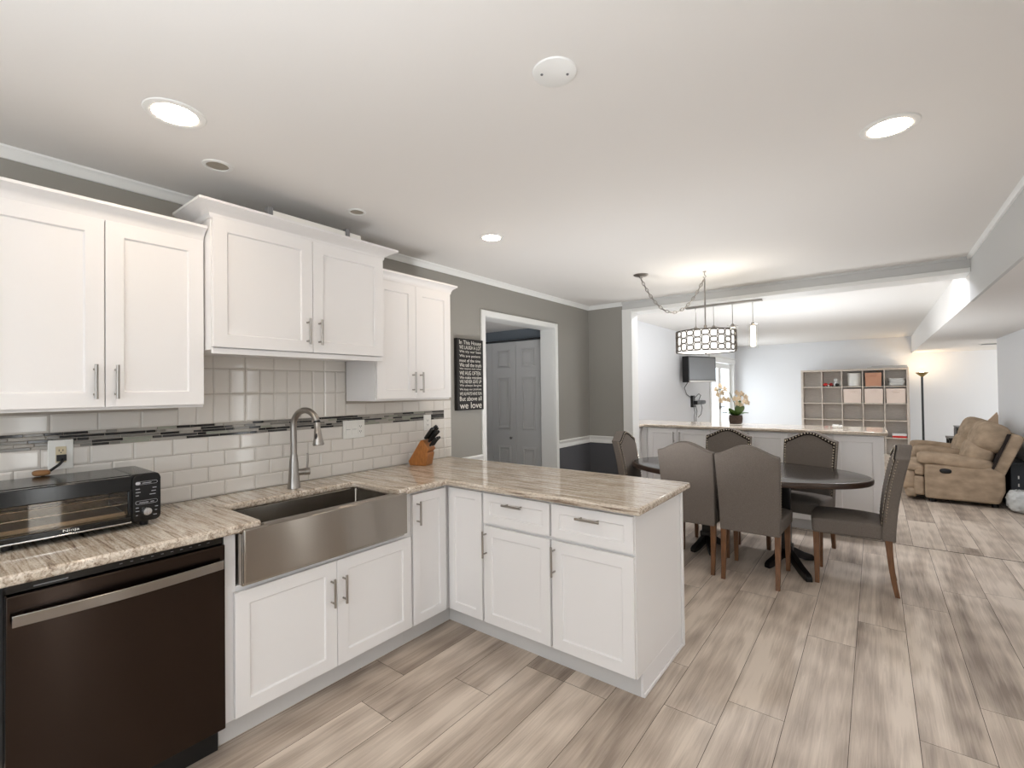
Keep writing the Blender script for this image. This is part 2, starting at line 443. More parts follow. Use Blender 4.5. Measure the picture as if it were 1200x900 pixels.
def make_floor():
    mb = MB(); attr = []
    PW, PL = 0.2275, 1.515
    ends = {-9: 1.56, -8: 1.31, -7: 1.70, -3: 2.13, -2: 2.33, -1: 3.22, 0: 3.59, 1: 4.05, 2: 4.46}
    rng = random.Random(3)
    def lay(xa, xb, ya, yb, first, ends, g):
        k0 = math.floor((xa - first) / PW); k1 = math.ceil((xb - first) / PW)
        for k in range(k0, k1):
            x0 = first + k * PW; x1 = x0 + PW
            x0c = max(x0, xa); x1c = min(x1, xb)
            e = ends.get(k, rng.uniform(0, PL))
            y = e - PL * math.ceil((e - ya) / PL) 
            while y < yb:
                y0 = max(y, ya); y1 = min(y + PL, yb)
                if y1 - y0 > 0.01 and x1c - x0c > 0.005:
                    mb.add([(x0c + g, y0 + g, 0), (x1c - g, y0 + g, 0), (x1c - g, y1 - g, 0), (x0c + g, y1 - g, 0)], [(0, 1, 2, 3)], 0)
                    attr.append((rng.random(), rng.random(), rng.random(), 1))
                y += PL
    lay(XW - 0.18, XR, YK, YT - 0.004, -0.108, ends, 0.0011)
    lay(XW, 4.5, YT + 0.004, YB, 0.02, {}, 0.0011)
    nq = len(attr)
    mb.add([(XW - 0.18, YK, -0.004), (4.5, YK, -0.004), (4.5, YB, -0.004), (XW - 0.18, YB, -0.004)], [(0, 1, 2, 3)], 1)
    o = mb.build('floor', [PLANK, GAP], recalc=False, smooth=False)
    o['kind'] = 'structure'
    ca = o.data.color_attributes.new('plank', 'FLOAT_COLOR', 'CORNER')
    for p in o.data.polygons:
        c = attr[p.index] if p.index < nq else (0, 0, 0, 1)
        for li in p.loop_indices: ca.data[li].color = c
make_floor()

D0, D1, DH = 3.156, 4.315, 2.115         # doorway in the left wall
w = MB()
def wall_piece(x0, y0, z0, x1, y1, z1):
    w.box(x0, y0, max(z0, 0.84), x1, y1, z1, 0)
    if z0 < 0.84: w.box(x0, y0, z0, x1, y1, 0.84, 1)
wall_piece(XW - 0.177, YK, 0, XW, D0, ZC)
wall_piece(XW - 0.177, D0, DH, XW, D1, ZC)
wall_piece(XW - 0.177, D1, 0, XW, YS + 0.16, ZC)
struct('wall_left', w, [WGREY, WDARK], smooth=False)
w = MB()
wall_piece(XW, YS, 0, -2.305, YS + 0.16, ZC)
struct('wall_stub', w, [WGREY, WDARK], smooth=False)
FD0, FD1, FDH = 10.42, 12.42, 2.02       # glazed door of the family room
w = MB()
w.box(XW - 0.1, YS + 0.16, 0, XW, FD0, ZC); w.box(XW - 0.1, FD0, FDH, XW, FD1, ZC); w.box(XW - 0.1, FD1, 0, XW, YB + 0.12, ZC)
struct('wall_family_left', w, WWHITE, smooth=False)
w = MB(); w.box(XW - 0.177, YB, 0, 4.62, YB + 0.12, ZC)
struct('wall_family_back', w, WWHITE, smooth=False)
w = MB()
GW = [(0.66, 0.94), (2.74, 3.04)]          # two tall narrow windows assumed in the right wall, outside the frame
yy = YK
for (a, b) in GW:
    w.box(XR, yy, 0, XR + 0.12, a, ZL); w.box(XR, a, 0, XR + 0.12, b, 0.1); w.box(XR, a, 2.0, XR + 0.12, b, ZL); yy = b
w.box(XR, yy, 0, XR + 0.12, 9.62, ZL)
struct('wall_right', w, WWHITE, smooth=False)
w = MB(); w.box(4.5, 9.5, 0, 4.6, 9.8, ZL); w.box(4.5, 12.4, 0, 4.6, YB, ZL); w.box(4.5, 9.8, 0, 4.6, 12.4, 0.4); w.box(4.5, 9.8, 2.05, 4.6, 12.4, ZL)
struct('wall_far_right', w, WWHITE, smooth=False)
w = MB(); w.box(XR + 0.12, 9.5, 0, 4.6, 9.62, ZL)
struct('wall_far_front', w, WWHITE, smooth=False)
WX0, WX1, WZ0, WZ1 = -1.9, 1.2, 0.7, 2.1
w = MB()
w.box(XW - 0.177, YK - 0.12, 0, WX0, YK, ZC); w.box(WX1, YK - 0.12, 0, XR + 0.12, YK, ZC)
w.box(WX0, YK - 0.12, 0, WX1, YK, WZ0); w.box(WX0, YK - 0.12, WZ1, WX1, YK, ZC)
struct('wall_rear', w, WPALE, smooth=False)
w = MB(); w.box(XW - 0.177, YK - 0.12, ZC, XS, YB + 0.12, ZC + 0.12)
struct('ceiling', w, CEIL, smooth=False)
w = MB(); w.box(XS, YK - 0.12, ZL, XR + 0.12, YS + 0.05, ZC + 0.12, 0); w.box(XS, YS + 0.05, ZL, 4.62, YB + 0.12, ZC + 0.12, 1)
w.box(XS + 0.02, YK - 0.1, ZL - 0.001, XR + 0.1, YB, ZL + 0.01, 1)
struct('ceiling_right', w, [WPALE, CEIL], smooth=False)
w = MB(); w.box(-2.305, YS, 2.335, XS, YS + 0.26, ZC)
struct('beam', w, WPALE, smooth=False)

# trims
CROWN = [(0, 2.405), (0.008, 2.405), (0.014, 2.413), (0.02, 2.43), (0.036, 2.442), (0.038, 2.45), (0, 2.45)]
def trim(n, mb, label=None, m=TRIM, **k):
    o = mb.build('trim_%d' % n, m, **k); o['kind'] = 'structure'; return o
t = MB(); t.sweep([(XW, YK), (XW, YS), (-2.305, YS)], CROWN); trim(1, t)
t = MB(); t.sweep([(XS, YS), (XS, YK)], [(0, 2.425), (0.012, 2.425), (0.022, 2.437), (0.024, 2.45), (0, 2.45)]); trim(2, t)
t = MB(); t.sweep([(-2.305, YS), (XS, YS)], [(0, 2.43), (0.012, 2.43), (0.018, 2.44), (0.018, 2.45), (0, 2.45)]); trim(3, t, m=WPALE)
t = MB(); t.box(-2.19, YS - 0.012, 2.325, XS - 0.001, YS, 2.362); t.box(-2.19, YS, 2.325, XS - 0.001, YS + 0.262, 2.3345); trim(4, t, bevel=0.003)
t = MB(); t.box(-2.305, YS - 0.014, 0, -2.19, YS + 0.165, 2.362); trim(5, t, bevel=0.003)
RAIL = [(0, 0.805), (0.012, 0.805), (0.016, 0.822), (0.012, 0.835), (0.012, 0.852), (0.02, 0.862), (0.026, 0.878), (0.022, 0.887), (0, 0.887)]
t = MB(); t.sweep([(XW, D1 + 0.05), (XW, YS), (-2.306, YS)], RAIL); trim(6, t)
t = MB(); t.sweep([(XW, 2.735), (XW, D0 - 0.05)], RAIL); trim(7, t)
# doorway casing and jamb
t = MB()
CW = 0.05
for (a, b) in ((D0 - CW, D0 + 0.004), (D1 - 0.004, D1 + CW)):
    t.box(XW, a, 0, XW + 0.018, b, DH + CW)
t.box(XW, D0 + 0.004, DH - 0.004, XW + 0.018, D1 - 0.004, DH + CW)
t.box(XW - 0.18, D0 - 0.012, 0, XW, D0 + 0.006, DH); t.box(XW - 0.18, D1 - 0.006, 0, XW, D1 + 0.012, DH); t.box(XW - 0.18, D0 + 0.006, DH - 0.006, XW, D1 - 0.006, DH + 0.012)
trim(8, t, bevel=0.004)
t = MB(); BASE = [(0, 0.0005), (0.014, 0.0005), (0.014, 0.085), (0.006, 0.1), (0, 0.1)]
t.sweep([(XW, D1 + 0.05), (XW, YS), (-2.306, YS)], BASE)
o = t.build('baseboard_left', TRIM); o['kind'] = 'structure'
t = MB(); t.sweep([(-2.7, YB), (4.4, YB)], BASE); o = t.build('baseboard_back', TRIM); o['kind'] = 'structure'
t = MB(); t.sweep([(XR, 9.62), (XR, YK)], BASE); o = t.build('baseboard_right', TRIM); o['kind'] = 'structure'
# floor joint strip
t = MB(); t.box(-0.05, YT - 0.004, -0.003, XR, YT + 0.004, 0.001); trim(9, t, m=GAP)

# hall behind the doorway
w = MB()
w.box(-4.8, 2.3, 0, -4.7, 4.6, ZC); w.box(-4.8, 2.2, 0, XW - 0.177, 2.3, ZC)
w.box(-4.8, 4.46, 2.06, XW - 0.177, 4.56, ZC); w.box(-4.7, 4.46, 0, -4.12, 4.56, 2.06); w.box(-4.8, 5.1, 0, XW - 0.177, 5.2, ZC)
struct('wall_hall', w, WHALL, smooth=False)
w = MB(); w.box(-4.8, 2.2, 2.17, XW - 0.177, 5.2, 2.27); struct('ceiling_hall', w, CEIL, smooth=False)
w = MB(); w.box(-4.8, 2.2, -0.05, XW - 0.177, 5.2, -0.002); struct('floor_hall', w, GAP, smooth=False)
# dark track above the folding doors, and the folding doors
def bifold():
    o = thing('door_1', 'white panelled folding closet door in the hall', 'door', (-3.55, 4.44, 0)); o['kind'] = 'structure'
    t = MB(); t.box(-4.12, 4.425, 2.03, XW - 0.18, 4.46, 2.05); t.build('track', BLACK, o)
    for k, x0 in enumerate((-4.09, -3.73, -3.367, -3.004)):
        x1 = x0 + 0.358
        if x1 > XW - 0.18: x1 = XW - 0.185
        p = MB(); p.box(x0, 4.43, 0.01, x1, 4.458, 2.025)
        if x1 - x0 > 0.3:
            for (z0, z1) in ((0.12, 0.78), (0.98, 1.6), (1.72, 1.93)):
                a, b = x0 + 0.085, x1 - 0.075
                r = 0.012
                for (d, yy) in ((0, 0.008), (0.014, 0.014)):
                    a2, b2, c2, d2 = a + d, b - d, z0 + d, z1 - d
                    p.box(a2, 4.43 - yy, c2, a2 + r, 4.43, d2); p.box(b2 - r, 4.43 - yy, c2, b2, 4.43, d2)
                    p.box(a2 + r, 4.43 - yy, c2, b2 - r, 4.43, c2 + r); p.box(a2 + r, 4.43 - yy, d2 - r, b2 - r, 4.43, d2)
                p.box(a + 0.05, 4.424, z0 + 0.05, b - 0.05, 4.43, z1 - 0.05)
        leaf = p.build('door_leaf', DOORP, o, bevel=0.003)
        if k == 1:
            q = MB(); q.T = frame((x1 - 0.06, 4.43, 0.88), (1, 0, 0), (0, -1, 0))
            q.tube([(0, 0, 0), (0, 0.015, 0), (0, 0.02, 0), (0, 0.032, 0), (0, 0.036, 0)], [0.006, 0.006, 0.014, 0.016, 0.008], 12)
            q.build('door_knob', NICKEL, leaf)
bifold()
d = bpy.data.lights.new('hall_fill', 'POINT'); d.energy = P_HALL; d.color = (0.95, 0.97, 1.0); d.shadow_soft_size = 0.12
o = bpy.data.objects.new('hall_fill', d); COL.objects.link(o); o.location = (-4.2, 3.3, 1.9)  # unseen point light added to brighten the hall

# glazed double door on the family room's left wall
def french():
    o = thing('door_2', 'white double door with tall glass panes and daylight behind', 'door', (XW, (FD0 + FD1) / 2, 0)); o['kind'] = 'structure'
    c = MB()
    for (a, b) in ((FD0 - 0.09, FD0 + 0.01), (FD1 - 0.01, FD1 + 0.09)):
        c.box(XW, a, 0, XW + 0.02, b, FDH + 0.02); c.box(XW - 0.1, a if a > FD0 else FD0 - 0.002, 0, XW, b if b < FD1 else FD1 + 0.002, FDH)
    c.box(XW, FD0 - 0.13, FDH - 0.01, XW + 0.03, FD1 + 0.13, FDH + 0.1); c.box(XW, FD0 - 0.15, FDH + 0.1, XW + 0.045, FD1 + 0.15, FDH + 0.125)
    c.build('door_casing', TRIM, o, bevel=0.004)
    mid = (FD0 + FD1) / 2
    for (a, b, s) in ((FD0 + 0.01, mid - 0.003, 1), (mid + 0.003, FD1 - 0.01, -1)):
        x0, x1 = XW - 0.1, XW - 0.06
        l = MB()
        l.box(x0, a, 0.01, x1, a + 0.11, FDH - 0.01); l.box(x0, b - 0.11, 0.01, x1, b, FDH - 0.01)
        l.box(x0, a + 0.11, 0.01, x1, b - 0.11, 0.24); l.box(x0, a + 0.11, FDH - 0.13, x1, b - 0.11, FDH - 0.01)
        lf = l.build('door_leaf', TRIM, o, bevel=0.004)
        g = MB(); g.box(XW - 0.09, a + 0.108, 0.238, XW - 0.086, b - 0.108, FDH - 0.128); g.build('glass_pane', GLASS, lf)
        h = MB(); y = b - 0.05 if s == 1 else a + 0.05
        h.box(x1, y - 0.02, 0.95, x1 + 0.006, y + 0.02, 1.15); h.tube([(x1, y, 1.0), (x1 + 0.05, y, 1.0), (x1 + 0.055, y - s * 0.1, 1.0)], 0.009, 8)
        h.build('door_handle', BRONZE, lf)
french()
# assumed window behind the viewer and an added unseen one lighting the far right
def window(n, label, axis, c0, c1, z0, z1, p0, p1):
    o = thing('window_%d' % n, label, 'window', ((c0 + c1) / 2, p0, z0) if axis == 'y' else (p0, (c0 + c1) / 2, z0)); o['kind'] = 'structure'
    m = MB(); g = MB()
    def bx(b, a0, a1, q0, q1, za, zb):
        if axis == 'y': b.box(a0, q0, za, a1, q1, zb)
        else: b.box(q0, a0, za, q1, a1, zb)
    t = 0.06 if c1 - c0 > 0.5 else 0.03; mid = (c0 + c1) / 2
    bx(m, c0, c0 + t, p0, p1, z0, z1); bx(m, c1 - t, c1, p0, p1, z0, z1); bx(m, c0 + t, c1 - t, p0, p1, z0, z0 + t); bx(m, c0 + t, c1 - t, p0, p1, z1 - t, z1)
    hm = 0.03 if c1 - c0 > 0.5 else 0.0
    if hm: bx(m, mid - 0.03, mid + 0.03, p0, p1, z0 + t, z1 - t)
    q = (p0 + p1) / 2
    bx(g, c0 + t, mid - hm, q - 0.003, q + 0.003, z0 + t, z1 - t); bx(g, mid + hm, c1 - t, q - 0.003, q + 0.003, z0 + t, z1 - t)
    m.build('window_frame', TRIM, o, bevel=0.003); g.build('glass_pane', GLASS, o)
window(1, 'wide white framed kitchen window assumed in the rear wall', 'y', WX0, WX1, WZ0, WZ1, YK - 0.1, YK - 0.04)
window(2, 'wide white framed window added unseen at the far end of the family room', 'x', 9.8, 12.4, 0.4, 2.05, 4.52, 4.58)

window(3, 'tall narrow assumed window in the right wall beside the dishwasher end', 'x', 0.66, 0.94, 0.1, 2.0, 1.43, 1.49)
window(4, 'tall narrow assumed window in the right wall opposite the sink', 'x', 2.74, 3.04, 0.1, 2.0, 1.43, 1.49)
# ------------------------------------------------------------------ backsplash
def backsplash():
    m = MB()
    x = XW
    m.box(x, -0.2, 0.9145, x + 0.004, 2.728, 1.70, 0)
    def tile(y0, y1, z0, z1, mi=1, t=0.0085, bv=0.008):
        y0, y1 = max(y0, -0.2), min(y1, 2.728)
        if y1 - y0 < 0.004 or z1 - z0 < 0.004: return
        b = min(bv, (y1 - y0) / 3, (z1 - z0) / 3); g = 0.0012
        y0 += g; y1 -= g; z0 += g; z1 -= g
        X0, X1, X2 = x + 0.004, x + 0.0055, x + t
        m.add([(X0, y0, z0), (X0, y1, z0), (X0, y1, z1), (X0, y0, z1), (X1, y0, z0), (X1, y1, z0), (X1, y1, z1), (X1, y0, z1),
               (X2, y0 + b, z0 + b), (X2, y1 - b, z0 + b), (X2, y1 - b, z1 - b), (X2, y0 + b, z1 - b)],
              [(0, 1, 5, 4), (1, 2, 6, 5), (2, 3, 7, 6), (3, 0, 4, 7), (4, 5, 9, 8), (5, 6, 10, 9), (6, 7, 11, 10), (7, 4, 8, 11), (8, 9, 10, 11)], mi)
    E = 2.648
    zb = 1.226; zt = 1.294
    rows = 4; h = (zb - 0.9145) / rows
    for r in range(rows):
        y = -0.2 - (0.0775 if r % 2 else 0.0)
        while y < E:
            tile(y, min(y + 0.155, E), 0.9145 + r * h, 0.9145 + (r + 1) * h); y += 0.155
    # mosaic band
    rng = random.Random(11); hb = (zt - zb) / 5
    for r in range(5):
        y = -0.2 - rng.random() * 0.1
        while y < E - 0.003:
            L = rng.choice((0.04, 0.06, 0.08, 0.11, 0.15)); 
            mi = 2 + rng.choices(range(5), (26, 12, 26, 22, 14))[0]
            tile(y, min(y + L, E), zb + r * hb, zb + (r + 1) * hb, mi, 0.008, 0.0008); y += L
    # row above the band
    y = -0.25
    while y < E:
        ye = min(y + 0.155, E)
        if ye <= 0.83 or y >= 1.765: tile(y, ye, zt, 1.372)
        elif y < 0.83: tile(y, 0.83, zt, 1.372)
        elif ye > 1.765: tile(1.765, ye, zt, 1.372)
        y += 0.155
    # upright tiles in the taller bay over the sink
    for (r, (z0, z1)) in enumerate(((1.294, 1.447), (1.447, 1.582), (1.582, 1.66), (1.66, 1.7))):
        wd = 0.0785 if r < 2 else 0.157
        y = 0.987 - 2 * 0.157
        while y < 1.765:
            if y + wd > 0.842: tile(max(y, 0.83), min(y + wd, 1.765), z0, z1)
            y += wd
    # end column
    for k in range(6):
        z0 = 0.9145 + k * 0.0775
        tile(E, 2.728, z0, min(z0 + 0.0775, 1.372))
    o = m.build('backsplash', [GROUT, TILE] + MOS, smooth=False, recalc=True)
    o['kind'] = 'structure'
backsplash()

# ------------------------------------------------------------------ cabinets
def shaker(name, parent, o, u, n, wd, ht, t=0.02, rail=0.058, rec=0.009, label=None):
    m = MB(); m.T = frame(o, u, n)
    a = rail; b = rail + 0.004
    v = [(0, 0, 0), (wd, 0, 0), (wd, 0, ht), (0, 0, ht), (0, t, 0), (wd, t, 0), (wd, t, ht), (0, t, ht),
         (a, t, a), (wd - a, t, a), (wd - a, t, ht - a), (a, t, ht - a), (b, t - rec, b), (wd - b, t - rec, b), (wd - b, t - rec, ht - b), (b, t - rec, ht - b)]
    f = [(0, 1, 2, 3), (0, 1, 5, 4), (1, 2, 6, 5), (2, 3, 7, 6), (3, 0, 4, 7), (4, 5, 9, 8), (5, 6, 10, 9), (6, 7, 11, 10), (7, 4, 8, 11),
         (8, 9, 13, 12), (9, 10, 14, 13), (10, 11, 15, 14), (11, 8, 12, 15), (12, 13, 14, 15)]
    m.add(v, f)
    return m.build(name, CAB, parent, bevel=0.0015, seg=2, smooth=False, label=label)
def pull(parent, o, u, n, L=0.135, vertical=True, r=0.006, m=NICKEL):
    h = MB(); h.T = frame(o, u, n)
    d = 0.034
    if vertical:
        h.cyl((0, d, -L / 2), (0, d, L / 2), r, seg=12)
        for s in (-1, 1): h.cyl((0, 0, s * L * 0.36), (0, d, s * L * 0.36), 0.0045, seg=10)
    else:
        h.cyl((-L / 2, d, 0), (L / 2, d, 0), r, seg=12)
        for s in (-1, 1): h.cyl((s * L * 0.36, 0, 0), (s * L * 0.36, d, 0), 0.0045, seg=10)
    return h.build('handle', m, parent)
CP = lambda z0, pr, h: [(0, z0), (0.006, z0), (0.010, z0 + h * 0.1), (0.012, z0 + h * 0.3), (pr * 0.45, z0 + h * 0.55), (pr * 0.85, z0 + h * 0.75), (pr, z0 + h * 0.82), (pr, z0 + h), (0, z0 + h)]
UX, UY = (0, 1, 0), (1, 0, 0)   # left run: across = +y, outwards = +x

def wall_cabinet(label, y0, y1, xf, z0, z1, ydiv, hz, crown_path, cz, crown_pr, lightrail):
    o = thing('wall_cabinet', label, 'cabinet', (XW + 0.003, (y0 + y1) / 2, z0), group='white wall cabinets over the counter')
    c = MB(); c.box(XW + 0.0095, y0, z0 - 0.012, xf - 0.022, y1, z1)
    c.build('cabinet_body', CAB, o, bevel=0.0015)
    g = MB(); g.box(xf - 0.022, y0 + 0.006, z0 + 0.004, xf - 0.019, y1 - 0.006, z1 - 0.004); g.build('face_gap', SEAM, o)
    edges = [(y0 + 0.003, ydiv - 0.0015, 1), (ydiv + 0.0015, y1 - 0.003, -1)]
    for (a, b, s) in edges:
        dr = shaker('door', o, (xf - 0.02, a, z0), UX, UY, b - a, z1 - z0 - 0.003)
        yy = b - 0.031 if s == 1 else a + 0.031
        pull(dr, (xf, yy, hz), UX, UY)
    cr = MB(); cr.sweep(crown_path, CP(cz, crown_pr, 0.064), side=1); cr.build('crown_molding', CAB, o)
    if lightrail:
        l = MB(); l.box(xf - 0.03, y0 + 0.003, z0 - 0.03, xf - 0.012, y1 - 0.003, z0 - 0.004); l.build('light_rail', CAB, o, bevel=0.002)
    return o
kL = wall_cabinet('white two-door wall cabinet above the toaster oven, cut off by the frame', 0.13, 0.832, -2.41, 1.402, 2.15, 0.483, 1.502,
                  [(-2.425, 0.1), (-2.425, 0.8315)], 2.143, 0.058, False)
kM = wall_cabinet('deeper and taller white wall cabinet hung high above the sink', 0.836, 1.757, -2.327, 1.66, 2.248, 1.308, 1.765,
                  [(-2.6, 0.836), (-2.342, 0.836), (-2.342, 1.757), (-2.74, 1.757)], 2.24, 0.07, True)
kR = wall_cabinet('white two-door wall cabinet between the sink and the black word sign', 1.765, 2.402, -2.41, 1.402, 2.15, 2.078, 1.508,
                  [(-2.425, 1.7585), (-2.425, 2.402), (-2.74, 2.402)], 2.143, 0.045, False)
pull(kR, (-2.47, 2.402, 1.508), (-1, 0, 0), (0, 1, 0), L=0.15, m=WHITEPL)
# slim fitting lying on top of the middle cabinet
o = thing('light_bar', 'slim white under-cabinet light bar lying on top of the tall cabinet', 'light bar', (-2.32, 1.31, 2.304))
m = MB(); m.box(-2.318, 1.085, 2.3045, -2.288, 1.48, 2.335); m.build('bar_body', WHITEPL, o, bevel=0.005)
m = MB(); m.box(-2.32, 1.06, 2.3045, -2.286, 1.085, 2.348); m.build('end_cap', GREYPL, o, bevel=0.003)
m = MB(); m.box(-2.32, 1.48, 2.3045, -2.286, 1.505, 2.35); m.build('end_cap', GREYPL, o, bevel=0.003)
m = MB(); m.box(-2.315, 1.505, 2.3045, -2.29, 1.58, 2.335); m.build('plug', WHITEPL, o, bevel=0.005)

XF = -2.078            # door faces of the left run
TK = -2.162            # toe kick
def base_body(o, x0, y0, x1, y1, z0=0.114, z1=0.876):
    c = MB(); c.box(x0, y0, z0, x1, y1, z1); return c.build('cabinet_body', CAB, o, bevel=0.0015)
# sink base (open top so the sink drops in)
o = thing('base_cabinet', 'white two-door base cabinet under the steel farmhouse sink', 'cabinet', (-2.4, 1.27, 0), group='white kitchen base cabinets')
c = MB()
c.box(XW + 0.01, 0.79, 0.114, XF - 0.022, 0.834, 0.878); c.box(XW + 0.01, 1.682, 0.114, XF - 0.022, 1.748, 0.878)
c.box(XW + 0.01, 0.834, 0.114, XF - 0.022, 1.682, 0.135); c.box(XF - 0.045, 0.834, 0.135, XF - 0.022, 1.682, 0.655)
c.build('cabinet_body', CAB, o, bevel=0.0015)
c = MB(); c.box(TK - 0.02, 0.79, 0, TK, 1.748, 0.114); c.build('toe_kick', KICKB, o)
for (a, b, s) in ((0.823, 1.2805, 1), (1.2835, 1.742, -1)):
    dr = shaker('door', o, (XF - 0.02, a, 0.125), UX, UY, b - a, 0.508)
    pull(dr, (XF, b - 0.03 if s == 1 else a + 0.03, 0.492), UX, UY)
# narrow corner cabinet
o = thing('base_cabinet', 'narrow white base cabinet in the inner corner right of the sink', 'cabinet', (-2.4, 1.89, 0), group='white kitchen base cabinets')
base_body(o, XW + 0.01, 1.7485, XF - 0.022, 2.7)
c = MB(); c.box(TK - 0.02, 1.7485, 0, TK, 2.136, 0.114); c.build('toe_kick', KICKB, o)
dr = shaker('door', o, (XF - 0.02, 1.757, 0.125), UX, UY, 0.255, 0.737, rail=0.05)
pull(dr, (XF, 1.786, 0.757), UX, UY)
# peninsula
YF = 2.032
PX, PN = (1, 0, 0), (0, -1, 0)
YTK = 2.116
def pen_cab(label, x0, x1):
    o = thing('base_cabinet', label, 'cabinet', ((x0 + x1) / 2, 2.4, 0), group='white kitchen base cabinets')
    base_body(o, x0, YF + 0.022, x1, 2.695)
    c = MB(); c.box(x0 if x0 > -2 else TK + 0.0005, YTK, 0, x1, YTK + 0.02, 0.1135); c.build('toe_kick', KICKB, o)
    return o
o = pen_cab('white blind corner cabinet with a plain narrow door on the peninsula', XF - 0.0215, -1.7995)
shaker('door', o, (-2.074, YF + 0.02, 0.125), PX, PN, 0.266, 0.737, rail=0.05)
for (x0, x1, lab, hd) in ((-1.799, -1.3345, 'white peninsula cabinet with drawer, next to the blind corner panel', -1.772),
                          (-1.334, -0.895, 'white peninsula cabinet with drawer, at the open end of the peninsula', -1.31)):
    o = pen_cab(lab, x0, x1)
    a, b = x0 + 0.0065, x1 - 0.007
    if x1 > -1: b = -0.885
    dw = shaker('drawer', o, (a, YF + 0.02, 0.692), PX, PN, b - a, 0.17, rail=0.045)
    pull(dw, ((a + b) / 2 - 0.0, YF, 0.816), PX, PN, L=0.13, vertical=False)
    dr = shaker('door', o, (a, YF + 0.02, 0.125), PX, PN, b - a, 0.55)
    pull(dr, (hd, YF, 0.575), PX, PN, L=0.15)
    if x1 > -1:
        e = MB(); e.box(-0.8945, YF + 0.021, 0.114, -0.882, 2.695, 0.876); e.box(-0.8945, YTK, 0, -0.882, 2.695, 0.114)
        e.build('end_panel', CAB, o, bevel=0.0015)
        e = MB(); e.box(-0.882, 2.665, 0.0, -0.872, 2.697, 0.876); e.box(-0.882, YTK, 0, -0.874, 2.665, 0.018); e.build('end_trim', CAB, o, bevel=0.003)

# countertop, one slab with the sink cut-out
ct = MB()
poly = [(XW + 0.001, -0.2), (-2.052, -0.2), (-2.052, 0.915), (-2.075, 0.925), (-2.46, 0.925), (-2.475, 0.94), (-2.475, 1.625), (-2.46, 1.64), (-2.075, 1.64), (-2.052, 1.65),
        (-2.052, 1.992), (-0.835, 1.992), (-0.835, 2.722), (XW + 0.001, 2.722)]
ct.prism(poly, 0.879, 0.914)
o = ct.build('countertop', GRAN, bevel=0.011, seg=3, ang=30)
tag(o, 'polished beige granite countertop running from the toaster oven round onto the peninsula', 'countertop')

# farmhouse sink
o = thing('farmhouse_sink', 'brushed steel apron-front sink set into the granite counter', 'sink', (-2.25, 1.26, 0.67))
s = MB()
X0, X1, Y0, Y1, Z0, Z1 = -2.52, -2.0295, 0.838, 1.678, 0.675, 0.8785
ix0, ix1, iy0, iy1 = -2.485, -2.06, 0.905, 1.66
zf = 0.896
s.box(X1 - 0.021, Y0, Z0, X1, Y1, zf); s.box(X1 - 0.062, 0.93, 0.8795, X1 - 0.0215, 1.633, zf)   # apron and its ledge
s.build('apron', STEEL, o, bevel=0.006, seg=3)
s = MB()
X1b = X1 - 0.0225
ring = lambda x0, x1, y0, y1, z: [(x0, y0, z), (x1, y0, z), (x1, y1, z), (x0, y1, z)]
s.add(ring(X0, X1b, Y0 + .002, Y1 - .002, Z1) + ring(ix0, X1b - 0.036, iy0, iy1, Z1) + ring(ix0 + 0.008, X1b - 0.044, iy0 + 0.008, iy1 - 0.008, 0.665) + ring(X0, X1b, Y0 + .002, Y1 - .002, 0.66),
      [(0, 1, 5, 4), (1, 2, 6, 5), (2, 3, 7, 6), (3, 0, 4, 7), (4, 5, 9, 8), (5, 6, 10, 9), (6, 7, 11, 10), (7, 4, 8, 11), (8, 9, 10, 11), (0, 1, 13, 12), (1, 2, 14, 13), (2, 3, 15, 14), (3, 0, 12, 15), (12, 13, 14, 15)])
s.build('basin', STEELIN, o, bevel=0.006, seg=3)
s = MB(); s.lathe([(0, 0.001), (0.03, 0.001), (0.043, 0.004), (0.045, 0.0)], (-2.3, 1.28, 0.6655), 20); s.build('drain', CHROME, o)

# faucet
o = thing('faucet', 'brushed nickel pull-down faucet with a tall arched spout behind the sink', 'faucet', (-2.59, 1.335, 0.914))
fx, fy = -2.59, 1.335
s = MB(); s.lathe([(0.0, 0), (0.034, 0), (0.034, 0.006), (0.032, 0.012), (0.029, 0.06), (0.023, 0.15), (0.018, 0.19), (0.0, 0.192)], (fx, fy, 0.9145), 20)
s.build('body', NICKEL, o)
pts = [(fx, fy, 1.09), (fx, fy, 1.24)]
R = 0.086
for k in range(0, 13):
    a = PI - PI * 0.9 * k / 12
    pts.append((fx + (R + R * math.cos(a)) * 0.96, fy + (R + R * math.cos(a)) * 0.28, 1.265 + R * math.sin(a)))
s = MB(); s.tube(pts, 0.0172, 14); s.build('spout', NICKEL, o)
ex, ey, ez = pts[-1]
dx = 0.012
s = MB(); s.tube([(ex, ey, ez), (ex + .003, ey, ez - 0.008)], 0.0185, 14); s.build('hose_ring', BLACK, o)
s = MB()
s.tube([(ex + .003, ey, ez - 0.008), (ex + 0.009, ey - .001, ez - 0.045), (ex + 0.01, ey - .001, ez - 0.048), (ex + 0.016, ey - .002, ez - 0.09), (ex + 0.022, ey - .003, ez - 0.125), (ex + 0.023, ey - .003, ez - 0.132)], [0.0165, 0.0165, 0.018, 0.022, 0.03, 0.027], 16)
sp = s.build('spray_head', NICKEL, o)
s = MB(); s.puff((ex + 0.026, ey - 0.018, ez - 0.083), (0.006, 0.006, 0.018), 0.8, m=0); s.build('spray_button', BLACK, sp)
s = MB(); s.cyl((fx, fy, 1.0), (fx + 0.015, fy + 0.05, 1.0), 0.018, seg=16); s.cyl((fx + 0.0155, fy + 0.052, 1.0), (fx + 0.024, fy + 0.08, 1.0), 0.02, seg=16)
s.tube([(fx + 0.02, fy + 0.066, 1.01), (fx + 0.026, fy + 0.068, 1.06), (fx + 0.028, fy + 0.066, 1.105)], [0.006, 0.006, 0.005], 10); s.build('lever', NICKEL, o)

